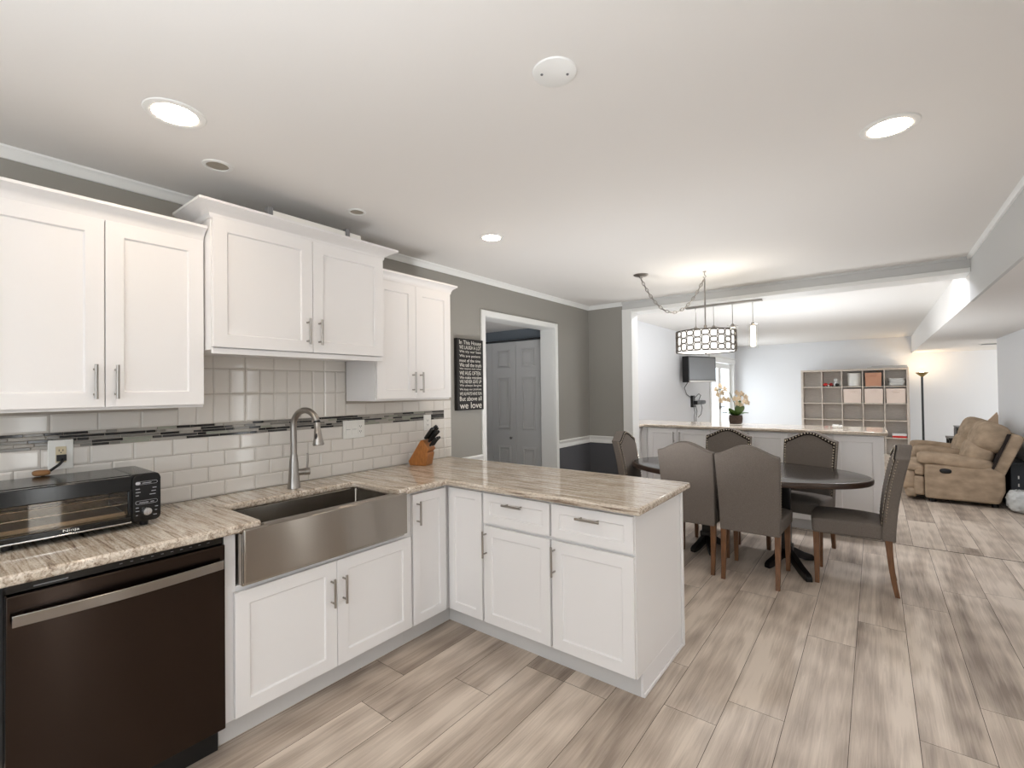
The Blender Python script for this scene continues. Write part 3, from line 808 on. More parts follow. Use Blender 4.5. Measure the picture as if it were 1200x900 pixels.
# dishwasher
o = thing('dishwasher', 'black stainless dishwasher below the counter, at the left edge', 'dishwasher', (-2.4, 0.485, 0))
s = MB(); s.box(-2.7, 0.182, 0.1, -2.115, 0.785, 0.868); s.build('tub', BLACK, o)
s = MB(); s.box(-2.113, 0.184, 0.115, -2.07, 0.784, 0.845); s.build('door', DARKST, o, bevel=0.004, seg=3)
s = MB(); s.box(-2.114, 0.186, 0.846, -2.088, 0.782, 0.874); cp = s.build('control_strip', BLACKG, o, bevel=0.002)
s = MB()
s.box(-2.088, 0.245, 0.855, -2.0869, 0.325, 0.859); s.build('logo', GREYPL, cp)
for k in range(10):
    s = MB(); s.cbox((-2.0875, 0.46 + k * 0.03, 0.862), (0.0012, 0.008, 0.002)); s.build('control_icon', GREYPL, cp)
s = MB()
hp = []
for k in range(17):
    y = 0.195 + (0.772 - 0.195) * k / 16
    hp.append((-2.05 + 0.022 * math.sin(PI * k / 16), y))
vs = []; 
for (x, y) in hp: vs += [(x - 0.006, y, 0.757), (x + 0.006, y, 0.757), (x + 0.006, y, 0.792), (x - 0.006, y, 0.792)]
fs = [(0, 1, 2, 3), (64, 65, 66, 67)]
for k in range(16):
    for j in range(4): fs.append((k * 4 + j, k * 4 + (j + 1) % 4, k * 4 + 4 + (j + 1) % 4, k * 4 + 4 + j))
s.add(vs, fs); s.box(-2.072, 0.2, 0.762, -2.05, 0.222, 0.787); s.box(-2.072, 0.746, 0.762, -2.05, 0.768, 0.787)
s.build('handle', steel('handle_steel', (150, 146, 142), 0.18, 0.4), o, bevel=0.002)
s = MB(); s.box(-2.16, 0.19, 0.0, -2.14, 0.78, 0.099); s.build('kick_plate', BLACK, o)

# flip-up toaster oven
o = thing('toaster_oven', 'black countertop toaster oven with a glass door and dial', 'toaster oven', (-2.5, 0.4, 0.914))
tx0, tx1, ty0, ty1, tz0, tz1 = -2.665, -2.365, 0.165, 0.652, 0.934, 1.128
def rrect(y0, y1, z0, z1, r, n=5):
    out = []
    for (cy, cz, a0) in ((y1 - r, z1 - r, 0), (y0 + r, z1 - r, 90), (y0 + r, z0 + r, 180), (y1 - r, z0 + r, 270)):
        for k in range(n + 1):
            a = math.radians(a0 + 90 * k / n); out.append((cy + r * math.cos(a), cz + r * math.sin(a)))
    return out
def extr(mb, loop, x0, x1, m=0):
    n = len(loop)
    mb.add([(x0, y, z) for (y, z) in loop] + [(x1, y, z) for (y, z) in loop], [tuple(range(n)), tuple(range(2 * n - 1, n - 1, -1))] + [(i, (i + 1) % n, n + (i + 1) % n, n + i) for i in range(n)], m)
s = MB()
# shell with an open cavity behind the window
extr(s, rrect(0.545, ty1, tz0, tz1, 0.022), tx0, tx1)
s.box(tx0, ty0, 1.072, tx1 - 0.02, 0.56, tz1 - 0.002); s.box(tx0, ty0, tz0 + .002, tx1 - 0.02, 0.56, 0.962); s.box(tx0, ty0, 0.962, tx0 + 0.01, 0.56, 1.072); s.box(tx0, ty0, 0.962, tx1 - 0.02, 0.185, 1.072)
s.build('housing', mat('oven_shell', (20, 19, 19), 0.2, 0.4, bump=0.01), o, bevel=0.004)
s = MB()
s.box(tx1 - 0.02, ty0, 1.066, tx1 + 0.012, 0.552, tz1 - 0.004); s.box(tx1 - 0.02, ty0, 0.938, tx1 + 0.012, 0.552, 0.964)
s.box(tx1 - 0.02, ty0, 0.964, tx1 + 0.012, 0.196, 1.066); s.box(tx1 - 0.02, 0.54, 0.964, tx1 + 0.012, 0.552, 1.066)
dr = s.build('door', BLACKG, o, bevel=0.004)
s = MB(); s.box(tx1 + 0.002, 0.197, 0.965, tx1 + 0.006, 0.539, 1.065); s.build('door_glass', OVENG, dr)
s = MB(); s.box(tx1 + 0.012, ty0 + .01, 0.939, tx1 + 0.02, 0.55, 0.945); s.build('door_lip', CHROME, dr, bevel=0.002)
vs, fs = text_mesh('Ninja', 0.045, 0.012, frame((tx1 + 0.0118, 0.352, 0.9475), UX, UY))
s = MB(); s.add(vs, fs); s.build('lettering', WHITEPL, dr, recalc=False)
s = MB()
for z, r in ((1.043, 0.003), (1.01, 0.0026)):
    s.cyl((tx1 - 0.03, 0.19, z), (tx1 - 0.03, 0.545, z), r, seg=8)
    s.cyl((tx0 + 0.03, 0.19, z), (tx0 + 0.03, 0.545, z), r, seg=8)
    for k in range(14): s.cyl((tx1 - 0.03, 0.2 + k * 0.0255, z), (tx0 + 0.03, 0.2 + k * 0.0255, z), 0.0012, seg=6)
s.build('rack', CHROME, o)
s = MB(); s.box(tx0 + 0.012, 0.187, 0.966, tx1 - 0.022, 0.543, 0.97); s.box(tx0 + 0.012, 0.187, 0.97, tx0 + 0.014, 0.543, 1.07); s.box(tx1 - 0.035, 0.195, 0.97, tx1 - 0.03, 0.54, 0.98); s.build('crumb_tray', mat('oven_liner', (176, 166, 150), 0.35, 0.7, bump=0.05, bscale=40), o)
s = MB(); extr(s, rrect(0.556, ty1 - 0.002, tz0 + 0.002, tz1 - 0.003, 0.02), tx1, tx1 + 0.008); cp = s.build('control_panel', BLACKG, o, bevel=0.002)
s = MB()
def outline(y0, y1, z0, z1, r):
    lp = rrect(y0, y1, z0, z1, r, 4); s.tube([(tx1 + 0.0085, y, z) for (y, z) in lp], 0.0007, 4, closed=True)
outline(0.566, 0.638, 1.085, 1.097, 0.0058); outline(0.566, 0.638, 1.006, 1.02, 0.0065)
for (y, z, L) in [(0.566, 1.068, .014), (0.566, 1.055, .016), (0.566, 1.042, .01), (0.622, 1.068, .013), (0.618, 1.055, .015), (0.612, 1.042, .02), (0.566, 0.993, .01), (0.566, 0.98, .012), (0.567, 0.963, .006), (0.63, 0.99, .01), (0.63, 0.975, .007), (0.624, 0.957, .012),
                  (0.588, 1.0905, .03), (0.578, 1.012, .03), (0.615, 1.012, .012)]:
    s.cbox((tx1 + 0.0083, y + L / 2, z), (0.001, L, 0.0028))
s.puff((tx1 + 0.008, 0.574, 1.091), (0.0012, 0.008, 0.005), 0.8)
s.build('panel_marks', mat('panel_print', (170, 170, 176), 0.6, bump=0.01), cp)
s = MB(); s.T = frame((tx1 + 0.008, 0.602, 0.976), UX, UY)
s.tube([(0, 0, 0), (0, 0.014, 0), (0, 0.018, 0), (0, 0.0181, 0)], [0.017, 0.0165, 0.0135, 0.001], 24)
s.box(-0.003, 0.0178, -0.013, 0.003, 0.02, 0.013); s.build('dial', CHROME, cp)
for (x, y) in ((tx1 - 0.03, ty1 - 0.05), (tx0 + 0.03, ty1 - 0.05), (tx1 - 0.03, ty0 + 0.05), (tx0 + 0.03, ty0 + 0.05)):
    s = MB(); s.lathe([(0.014, 0.0005), (0.016, 0.02)], (x, y, 0.914), 12); s.build('foot', BLACK, o)
s = MB()
s.tube([(-2.728, 0.403, 1.187), (-2.71, 0.405, 1.175), (-2.705, 0.392, 1.16), (-2.70, 0.365, 1.14), (-2.69, 0.35, 1.132), (-2.68, 0.34, 1.135), (-2.672, 0.345, 1.1), (-2.664, 0.36, 1.06)], 0.0055, 8)
s.cbox((-2.728, 0.403, 1.187), (0.022, 0.03, 0.026)); cd = s.build('power_cord', BLACK, o, label='black power cord plugged into the wall outlet')
s = MB(); s.puff((-2.665, 0.335, 1.139), (0.03, 0.026, 0.011), 0.6); s.build('cord_tag', CORK, cd)

# outlets and switches
def plate(name, label, cat, y, z, wd, ht, kind):
    x = XW + 0.0088
    o = thing(name, label, cat, (x, y, z))
    p = MB(); p.box(x, y - wd / 2, z - ht / 2, x + 0.006, y + wd / 2, z + ht / 2); p.build('cover_plate', WHITEPL, o, bevel=0.003)
    n = len(kind)
    for k, c in enumerate(kind):
        yy = y + (k - (n - 1) / 2) * 0.046
        r = MB(); r.box(x + 0.006, yy - 0.0165, z - 0.034, x + 0.009, yy + 0.0165, z + 0.034)
        b = r.build('rocker_switch' if c == 's' else 'receptacle', IVORY if kind == 'i' else WHITEPL, o, bevel=0.001)
        r = MB()
        if c != 's':
            for zz in (0.018, -0.016):
                if kind == 'i' and zz < 0: continue
                r.cbox((x + 0.0092, yy - 0.006, z + zz), (0.0008, 0.0025, 0.009)); r.cbox((x + 0.0092, yy + 0.006, z + zz), (0.0008, 0.0025, 0.008)); r.cbox((x + 0.0092, yy, z + zz - 0.009), (0.0008, 0.004, 0.004))
            r.build('slots', BLACK, b)
        else:
            r.box(x + 0.009, yy - 0.015, z - 0.001, x + 0.0094, yy + 0.015, z + 0.001); r.build('rocker_gap', GREYPL, b)
plate('wall_outlet', 'white plate with an ivory outlet above the toaster oven', 'outlet', 0.403, 1.2, 0.08, 0.125, 'i')
plate('switch_plate', 'wide white plate of two switches and an outlet right of the faucet', 'switch', 1.82, 1.203, 0.163, 0.118, 'sso')
plate('wall_outlet', 'white outlet plate on the tiles above the knife block', 'outlet', 2.465, 1.207, 0.075, 0.118, 'o')

# knife block and knives
KB = Vector((-2.693, 2.272, 0.914))
sdir = Vector((0.93, 0.36, 0)).normalized(); wdir = Vector((-sdir.y, sdir.x, 0))
KM = Matrix(((sdir.x, wdir.x, 0, KB.x), (sdir.y, wdir.y, 0, KB.y), (0, 0, 1, KB.z), (0, 0, 0, 1)))
o = thing('knife_block', 'slanted wooden knife block in the corner of the counter', 'knife block', tuple(KB))
s = MB(); s.T = KM
prof = [(0.0, 0.03), (0.012, 0.0005), (0.137, 0.0005), (0.156, 0.088), (0.146, 0.094), (0.166, 0.118), (0.112, 0.184), (0.098, 0.182)]
n = len(prof)
s.add([(p[0], -0.055, p[1]) for p in prof] + [(p[0], 0.055, p[1]) for p in prof], [tuple(range(n)), tuple(range(2 * n - 1, n - 1, -1))] + [(i, (i + 1) % n, n + (i + 1) % n, n + i) for i in range(n)])
s.build('block', BLOCKW, o, bevel=0.004)
kd = Vector((0.62, 0, 0.78)).normalized()
def knife(name, label, s0, z0, wv, L, th, grp):
    o = thing(name, label, 'knife', tuple(KM @ Vector((s0, wv, z0))), group=grp)
    p0 = Vector((s0, wv, z0)); m = MB(); m.T = KM
    q = kd.cross(Vector((0, 1, 0))).normalized()
    c = [p0 + kd * (0.012 + L * f) + q * b for (f, b) in ((0, 0), (0.12, 0.001), (0.5, 0.002), (0.85, 0.0), (0.97, -0.003), (1.0, -0.003))]
    th *= 1.15; L *= 1.08; m.tube([tuple(x) for x in c], [th * 0.85, th, th * 0.92, th * 1.08, th * 0.95, th * 0.3], 10)
    h = m.build('handle', BLACK, o)
    m = MB(); m.T = KM; m.tube([tuple(p0 + kd * 0.008), tuple(p0 + kd * 0.0125)], th * 0.8, 10); m.build('bolster', CHROME, o)
def onface(t): return (0.114 + 0.05 * t, 0.186 - 0.062 * t)
KN = [(0.03, -0.028, 0.10, 0.0105, 'big black-handled kitchen knife at the rear left of the block'), (0.05, 0.006, 0.12, 0.0115, 'longest black-handled knife, rear middle of the block'), (0.08, 0.036, 0.105, 0.0115, 'thick black-handled knife at the rear right of the block'),
      (0.42, -0.01, 0.105, 0.0095, 'black-handled knife in the middle of the block'), (0.42, 0.03, 0.1, 0.0095, 'black-handled knife in the middle row, wall side'),
      (0.85, -0.034, 0.075, 0.008, 'small black-handled knife, lowest row on the sink side'), (0.85, -0.006, 0.08, 0.008, 'small black-handled knife, lowest row in the middle'), (0.85, 0.024, 0.08, 0.008, 'small black-handled knife, lowest row on the wall side')]
for (t_, wv, L, th, lab) in KN:
    a, b = onface(t_); knife('kitchen_knife', lab, a, b, wv, L, th, 'knives in the block')

# word sign
o = thing('word_sign', 'black plaque of white family sayings on the grey wall by the doorway', 'sign', (XW, 2.935, 1.28))
s = MB(); s.box(XW + 0.0005, 2.775, 1.284, XW + 0.035, 3.1, 1.885); s.build('plaque', mat('sign_black', (30, 28, 27), 0.6, bump=0.1), o, bevel=0.002)
LINES = [('In This House', .036, .27), ('WE LAUGH A LOT', .034, .27), ('We try our best', .03, .27), ('We are patient', .03, .26), ('most of the time', .028, .26), ('We tell the truth', .034, .27), ('We respect each other', .02, .27),
         ('WE HUG OFTEN', .036, .26), ('We make mistakes', .026, .27), ('WE NEVER GIVE UP', .03, .27), ('We always forgive', .026, .27), ('We keep our promises', .026, .27), ('WE ALWAYS HAVE FUN', .03, .27), ('But above all', .04, .27), ('we love', .058, .27)]
gap = (0.575 - sum(l[1] for l in LINES)) / (len(LINES) - 1)
z = 1.873; s = MB()
for (tx, h, wd) in LINES:
    z -= h
    vs, fs = text_mesh(tx, wd, h * 0.92, frame((XW + 0.035, 2.803, z), UX, UY)); s.add(vs, fs); z -= gap
s.build('lettering', mat('sign_white', (226, 222, 212), 0.7, bump=0.02), o, recalc=False)

# ------------------------------------------------------------------ ceiling fittings
BAFFLE = mat('baffle_beige', (168, 160, 146), 0.5, bump=0.02)
def can(label, x, y, r, lit=True, lens=None):
    o = thing('recessed_light', label, 'ceiling light', (x, y, ZC), group='recessed ceiling lights')
    s = MB(); s.lathe([(r * 0.72, 0.0), (r * 0.72, -0.005), (r * 0.8, -0.0065), (r * 0.97, -0.004), (r, -0.0005)], (x, y, ZC), 36)
    s.f = s.f[:-2]; s.m = s.m[:-2]
    s.build('trim_ring', TRIM, o)
    if lit:
        s = MB(); s.lathe([(r * 0.72, -0.003), (r * 0.6, -0.009), (r * 0.35, -0.013), (0.0, -0.014)], (x, y, ZC), 28); s.build('lens', lens or LENS, o)
    else:
        s = MB(); s.lathe([(r * 0.74, -0.001), (r * 0.5, -0.003), (r * 0.42, -0.0012)], (x, y, ZC), 28); s.build('reflector', BAFFLE, o)
can('lit recessed ceiling light above the toaster oven', -1.955, 0.585, 0.095)
can('lit recessed ceiling light on the right, nearest the lowered ceiling', 0.062, 2.325, 0.095)
can('lit recessed ceiling light in front of the narrow right wall cabinet', -1.965, 2.342, 0.08)
can('added recessed fill light behind the viewer on the left', -1.955, -1.2, 0.095)  # out-of-view can added for ambient light
can('assumed lit recessed ceiling light above the viewer on the right', 0.062, 0.585, 0.095)  # unseen can, assumed as the fourth of the grid
for (x_, lb) in ((-2.05, 'on the left'), (-0.9, 'in the middle'), (0.2, 'on the right')):  # unseen cans added to light the shelf and family room
    can('added fill light hidden behind the beam, ' + lb, x_, 5.72, 0.095, lens=LENSF)
can('small unlit recessed light above the left end of the tall cabinet', -2.262, 0.834, 0.06, False)
can('small unlit recessed light above the right end of the tall cabinet', -2.257, 1.53, 0.05, False)
o = thing('ceiling_cover_plate', 'round white blank cover plate with two dark screws on the ceiling', 'cover plate', (-0.78, 1.248, ZC))
s = MB(); s.lathe([(0, -0.009), (0.058, -0.008), (0.068, -0.005), (0.07, -0.0003)], (-0.78, 1.248, ZC), 36); s.build('plate', TRIM, o)
for (a, b) in ((-0.812, 1.223), (-0.748, 1.272)):
    s = MB(); s.lathe([(0, -0.0115), (0.004, -0.0105), (0.0045, -0.008)], (a, b, ZC), 10); s.build('screw', GREYPL, o)
o = thing('air_vent', 'small air vent in the lowered ceiling by the far corner', 'vent', (1.5, 10.7, ZL))
s = MB(); s.box(1.36, 10.6, ZL - 0.009, 1.66, 10.8, ZL - 0.0015); s.build('vent_frame', TRIM, o, bevel=0.003)
s = MB()
for k in range(6): s.box(1.38, 10.62 + k * 0.028, ZL - 0.012, 1.64, 10.632 + k * 0.028, ZL - 0.009)
s.build('louver', GREYPL, o)

# ------------------------------------------------------------------ dining
def make_chair():
    o = thing('dining_chair', 'chair', 'chair', (0, 0, 0), 0, 'grey upholstered dining chairs')
    zb, zc, hump, th = 0.372, 0.95, 0.078, 0.075
    def bw(z): t = (z - zb) / (zc - zb); return 0.2 + 0.016 * min(1.1, t)
    def yr(z): t = max(0, (z - zb)) / (1.03 - zb); return -0.212 - 0.02 * t - 0.085 * t * t      # rear face
    def top(u): return zc + hump * max(0, 0.5 * (1 + math.cos(PI * u))) ** 0.8
    NU, NZ = 14, 12
    m = MB(); F = []; B = []
    vs = []
    for face in (0, 1):
        for j in range(NZ + 1):
            for i in range(NU + 1):
                u = -1 + 2 * i / NU
                z = zb + (top(u) - zb) * j / NZ
                x = u * bw(zb + (zc - zb) * j / NZ)
                pf = 0.012 * (1 - u ** 6) * (1 - (2 * j / NZ - 1) ** 6)
                y = yr(z) + (th + pf if face else -0.004 * (1 - u ** 4))
                vs.append((x, y, z))
    n = (NU + 1) * (NZ + 1); fs = []
    ix = lambda f, j, i: f * n + j * (NU + 1) + i
    for f in (0, 1):
        for j in range(NZ):
            for i in range(NU):
                fs.append((ix(f, j, i), ix(f, j, i + 1), ix(f, j + 1, i + 1), ix(f, j + 1, i)))
    for j in range(NZ):
        fs.append((ix(0, j, 0), ix(1, j, 0), ix(1, j + 1, 0), ix(0, j + 1, 0))); fs.append((ix(0, j, NU), ix(1, j, NU), ix(1, j + 1, NU), ix(0, j + 1, NU)))
    for i in range(NU):
        fs.append((ix(0, 0, i), ix(1, 0, i), ix(1, 0, i + 1), ix(0, 0, i + 1))); fs.append((ix(0, NZ, i), ix(1, NZ, i), ix(1, NZ, i + 1), ix(0, NZ, i + 1)))
    m.add(vs, fs)
    back = m.build('backrest', FAB, o, bevel=0.009, seg=3, ang=50)
    # piping along the rear edge and pewter nails along the front edge
    edge = [(s_, z_) for (s_, z_) in [(-1, zb + 0.1 + (zc - zb - 0.1) * k / 20) for k in range(21)]] + [(-1 + 2 * k / 17, None) for k in range(1, 17)] + [(1, zc - (zc - zb - 0.1) * k / 20) for k in range(21)]
    def onedge(u, z, ins, lift):
        zz = top(u) - ins if z is None else min(z, zc - ins)
        x = u * (bw(zz) - ins if abs(u) == 1 else bw(zc) - ins * 0.6)
        return (x, yr(zz) + th + lift + (0.007 if z is None else 0.001), zz)
    m = MB(); vs = []; fs = []
    for (u, z) in edge: vs += [onedge(u, z, 0.006, -0.004), onedge(u, z, 0.006, 0.0015), onedge(u, z, 0.03, 0.0035), onedge(u, z, 0.03, -0.004)]
    for k in range(len(edge) - 1):
        for j in range(4): fs.append((k * 4 + j, k * 4 + (j + 1) % 4, k * 4 + 4 + (j + 1) % 4, k * 4 + 4 + j))
    fs += [(0, 1, 2, 3), tuple(len(vs) - 1 - j for j in range(4))]
    m.add(vs, fs); m.build('trim_band', FABD, back, label='dark band under the nailheads')
    m = MB()
    for (u, z) in edge:
        zz = top(u) - 0.016 if z is None else z - 0.0
        if z is not None and zz > zc - 0.016: zz = zc - 0.016
        x = u * (bw(zz) - 0.016 if abs(u) == 1 else bw(zc) - 0.01)
        y = yr(zz) + th + 0.0035 + (0.007 if z is None else 0.001)
        m.T = Matrix.Translation((x, y, zz)) @ Matrix.Rotation(-PI / 2, 4, 'X')
        m.lathe([(0.008, 0), (0.007, 0.0032), (0.0035, 0.0054), (0.0, 0.006)], seg=8)
    for s_ in (-1, 1):
        for k in range(22):
            z = zb + 0.14 + (zc - zb - 0.16) * k / 21
            m.T = Matrix.Translation((s_ * (bw(z) + 0.0), yr(z) + th - 0.014, z)) @ Matrix.Rotation(s_ * PI / 2, 4, 'Y')
            m.lathe([(0.0055, 0), (0.0045, 0.002), (0.002, 0.0035), (0.0, 0.004)], seg=7)
    m.build('nailhead_trim', NAIL, back, label='pewter nailhead trim')
    # seat: upholstered box, domed on top, front slightly bowed
    m = MB(); vs = []; fs = []
    NX, NY = 12, 10
    y0, y1 = -0.14, 0.27
    for j in range(NY + 1):
        for i in range(NX + 1):
            u = -1 + 2 * i / NX; v = j / NY
            wd = 0.205 + 0.02 * v
            y = y0 + (y1 - y0) * v + 0.018 * (1 - u * u) * v
            z = 0.478 + 0.026 * (1 - abs(u) ** 3.5) * (1 - abs(2 * v - 1) ** 3.5)
            vs.append((u * wd, y, z))
    N1 = len(vs)
    for j in range(NY + 1):
        for i in range(NX + 1):
            u = -1 + 2 * i / NX; v = j / NY
            vs.append((u * (0.203 + 0.018 * v), y0 + (y1 - 0.004 - y0) * v + 0.016 * (1 - u * u) * v, 0.376))
    ix = lambda f, j, i: f * N1 + j * (NX + 1) + i
    for f in (0, 1):
        for j in range(NY):
            for i in range(NX): fs.append((ix(f, j, i), ix(f, j, i + 1), ix(f, j + 1, i + 1), ix(f, j + 1, i)))
    for j in range(NY):
        for e in (0, NX): fs.append((ix(0, j, e), ix(1, j, e), ix(1, j + 1, e), ix(0, j + 1, e)))
    for i in range(NX):
        for e in (0, NY): fs.append((ix(0, e, i), ix(1, e, i), ix(1, e, i + 1), ix(0, e, i + 1)))
    m.add(vs, fs); m.build('seat', FAB, o, bevel=0.016, seg=3, ang=50)
    for s_ in (-1, 1):
        # front leg, straight and tapering
        m = MB(); x = s_ * 0.188; y = 0.245
        m.add([(x - .014, y - .014, 0), (x + .014, y - .014, 0), (x + .014, y + .014, 0), (x - .014, y + .014, 0), (x - .021, y - .021, .38), (x + .021, y - .021, .38), (x + .021, y + .021, .38), (x - .021, y + .021, .38)],
              [(0, 3, 2, 1), (4, 5, 6, 7), (0, 1, 5, 4), (1, 2, 6, 5), (2, 3, 7, 6), (3, 0, 4, 7)])
        m.build('leg', LEGW, o, bevel=0.002)
        # rear leg, sweeping backwards
        m = MB(); x = s_ * 0.182; vs = []; fs = []
        for k in range(8):
            z = 0.38 * (1 - k / 7); t = k / 7
            y = -0.175 - 0.034 * t * t - 0.006 * t; h = 0.02 - 0.006 * t
            vs += [(x - h, y - h, z), (x + h, y - h, z), (x + h, y + h, z), (x - h, y + h, z)]
        for k in range(7):
            for j in range(4): fs.append((k * 4 + j, k * 4 + (j + 1) % 4, k * 4 + 4 + (j + 1) % 4, k * 4 + 4 + j))
        fs += [(0, 1, 2, 3), (28, 29, 30, 31)]
        m.add(vs, fs); m.build('leg', LEGW, o, bevel=0.002)
    return o
ch = make_chair()
ch.location = (-0.752, 4.012, 0); ch['label'] = 'grey dining chair with its back to the peninsula, right one of the two'
R_ = math.radians
copy_thing(ch, (-1.2, 4.04, 0), R_(0.5), 'grey dining chair with its back to the peninsula, nearest the peninsula corner')
copy_thing(ch, (-1.205, 4.95, 0), R_(180), 'grey dining chair facing the kitchen, in front of the potted orchid')
copy_thing(ch, (-0.535, 4.9, 0), R_(168), 'grey dining chair facing the kitchen, nearest the open right end of the half wall')
copy_thing(ch, (-0.12, 4.322, 0), R_(91), 'grey dining chair pulled out at the open right end of the oval table')
copy_thing(ch, (-1.74, 4.40, 0), R_(-86), 'grey dining chair at the far left end of the table by the dark wall')

# oval pedestal table
TC = (-0.955, 4.435)
o = thing('dining_table', 'dark espresso oval dining table on black pedestal feet', 'table', (TC[0], TC[1], 0))
s = MB()
A, Bx = 0.94, 0.552
def oval(prof, m=0, seg=72):
    vs = []; fs = []
    for (ins, z) in prof:
        for k in range(seg):
            a = 2 * PI * k / seg; vs.append((TC[0] + (A - ins) * math.cos(a), TC[1] + (Bx - ins) * math.sin(a), z))
    for i in range(len(prof) - 1):
        for k in range(seg):
            k2 = (k + 1) % seg; fs.append((i * seg + k, i * seg + k2, (i + 1) * seg + k2, (i + 1) * seg + k))
    return vs, fs, seg, len(prof)
vs, fs, sg, n = oval([(0.1, 0.722), (0.06, 0.722), (0.05, 0.704), (0.01, 0.704), (0.002, 0.71), (0.0, 0.722), (0.0, 0.738), (0.003, 0.744), (0.008, 0.7475), (0.016, 0.749)])
s.add(vs, fs, 1)
vs, fs, sg, n = oval([(0.016, 0.749), (0.03, 0.752), (0.2, 0.752)])
fs.append(tuple((n - 1) * sg + k for k in range(sg))); s.add(vs, fs, 0)
s.build('tabletop', [TABW, TABE], o, ang=30)
for x in (-0.6, -1.22):
    s = MB(); s.box(x - 0.038, TC[1] - 0.038, 0.05, x + 0.038, TC[1] + 0.038, 0.69); s.box(x - 0.05, TC[1] - 0.05, 0.0505, x + 0.05, TC[1] + 0.05, 0.16)
    s.build('pedestal', BLKW, o, bevel=0.004)
    s = MB(); s.box(x - 0.05, TC[1] - 0.36, 0.691, x + 0.05, TC[1] + 0.36, 0.721); s.build('cross_brace', BLKW, o, bevel=0.004)
    for (dx, dy) in (((0.185, -0.33), (-0.1, -0.2), (0.15, 0.19), (-0.09, 0.17)) if x > -1 else ((0.08, -0.17), (-0.07, -0.17), (0.08, 0.17), (-0.08, 0.17))):
        s = MB(); L = math.hypot(dx, dy); ux, uy = dx / L, dy / L; px_, py_ = -uy * 0.022, ux * 0.022
        pr = [(0.0, 0.06, 0.14), (L * 0.3, 0.05, 0.125), (L * 0.7, 0.012, 0.075), (L, 0.0, 0.05), (L + 0.02, 0.0, 0.03)]
        vs = []
        for (d_, z0, z1) in pr:
            cx, cy = x + ux * d_, TC[1] + uy * d_
            vs += [(cx - px_, cy - py_, z0), (cx + px_, cy + py_, z0), (cx + px_, cy + py_, z1), (cx - px_, cy - py_, z1)]
        fs = [(0, 1, 2, 3), (16, 17, 18, 19)]
        for k in range(4):
            for j in range(4): fs.append((k * 4 + j, k * 4 + (j + 1) % 4, k * 4 + 4 + (j + 1) % 4, k * 4 + 4 + j))
        s.add(vs, fs); s.build('foot', BLKW, o, bevel=0.004)

# drum chandelier on a swagged chain
HX, HY = -1.143, 4.205
o = thing('drum_chandelier', 'round drum chandelier of bronze geometric fretwork over the dining table', 'chandelier', (HX, HY, 1.75))
def chain(mb, pts, r=0.0145, w_=0.0034):
    acc = [Vector(p) for p in pts]
    L = [0]
    for i in range(1, len(acc)): L.append(L[-1] + (acc[i] - acc[i - 1]).length)
    step = r * 2.25; nlk = int(L[-1] / step)
    for k in range(nlk):
        d = (k + 0.5) * step; i = 0
        while i < len(L) - 2 and L[i + 1] < d: i += 1
        f = (d - L[i]) / max(1e-6, L[i + 1] - L[i]); c = acc[i].lerp(acc[i + 1], f); t = (acc[i + 1] - acc[i]).normalized()
        u = t.cross(Vector((0.3, 0.2, 1))).normalized() if abs(t.z) < 0.95 else t.cross(Vector((1, 0, 0))).normalized()
        if k % 2: u = t.cross(u).normalized()
        ring = [c + t * (r * 1.35 * math.cos(a)) + u * (r * 0.75 * math.sin(a)) for a in [2 * PI * q / 12 for q in range(12)]]
        mb.tube(ring, w_, 6, closed=True)
CX, CY = -1.613, 3.961
s = MB(); s.lathe([(0.0, -0.032), (0.014, -0.03), (0.02, -0.02), (0.05, -0.014), (0.062, -0.006), (0.064, -0.0005)], (CX, CY, ZC), 28); s.build('canopy', NICKEL, o)
pts = []
for k in range(25):
    t = k / 24; x = CX + (HX - CX) * t; y = CY + (HY - CY) * t
    z0, z1 = ZC - 0.035, ZC - 0.055
    sag = 0.30 * (1 - ((t - 0.5) / 0.5) ** 2) 
    pts.append((x, y, z0 + (z1 - z0) * t - sag))
s = MB(); chain(s, pts); s.tube(pts, 0.0022, 6); s.build('chain', NICKEL, o)
s = MB(); s.tube([(HX, HY, ZC - 0.001), (HX, HY, ZC - 0.03), (HX + .012, HY, ZC - 0.045), (HX, HY, ZC - 0.06), (HX - .012, HY, ZC - 0.045)], 0.0035, 8); s.lathe([(0.016, -0.001), (0.012, -0.006), (0.0, -0.008)], (HX, HY, ZC), 12); s.build('hook', NICKEL, o)
s = MB(); s.cyl((HX, HY, 2.385), (HX, HY, 1.985), 0.006, seg=10); s.tube([(HX, HY, 1.985), (HX, HY, 1.975), (HX, HY, 1.925)], [0.012, 0.014, 0.008], 12); s.build('rod', NICKEL, o)
RS, SZ0, SZ1 = 0.24, 1.755, 1.93
s = MB(); s.lathe([(RS - 0.012, SZ0 + 0.004), (RS - 0.012, SZ1 - 0.004)], (HX, HY, 0), 48); s.f = s.f[:-2]; s.m = s.m[:-2]; s.build('drum_shade', SHADEM, o)
s = MB(); s.lathe([(0.0, SZ0 - 0.006), (RS * 0.6, SZ0 - 0.003), (RS - 0.012, SZ0 + 0.004)], (HX, HY, 0), 40); s.f = s.f[:-1]; s.m = s.m[:-1]; df = s.build('diffuser', DIFFM, o)
s = MB(); s.lathe([(0.0, -0.022), (0.007, -0.018), (0.009, -0.01), (0.004, -0.006)], (HX, HY, SZ0), 12); s.build('finial', NICKEL, df)
s = MB()
for z in (SZ0, SZ1):
    s.tube([(HX + RS * math.cos(a), HY + RS * math.sin(a), z) for a in [2 * PI * k / 64 for k in range(64)]], 0.004, 6, closed=True)
for k in range(3):
    a = 2 * PI * k / 3; s.cyl((HX, HY, 1.93), (HX + RS * math.cos(a), HY + RS * math.sin(a), SZ1), 0.0035, seg=6)
NC = 24; H = SZ1 - SZ0 - 0.008
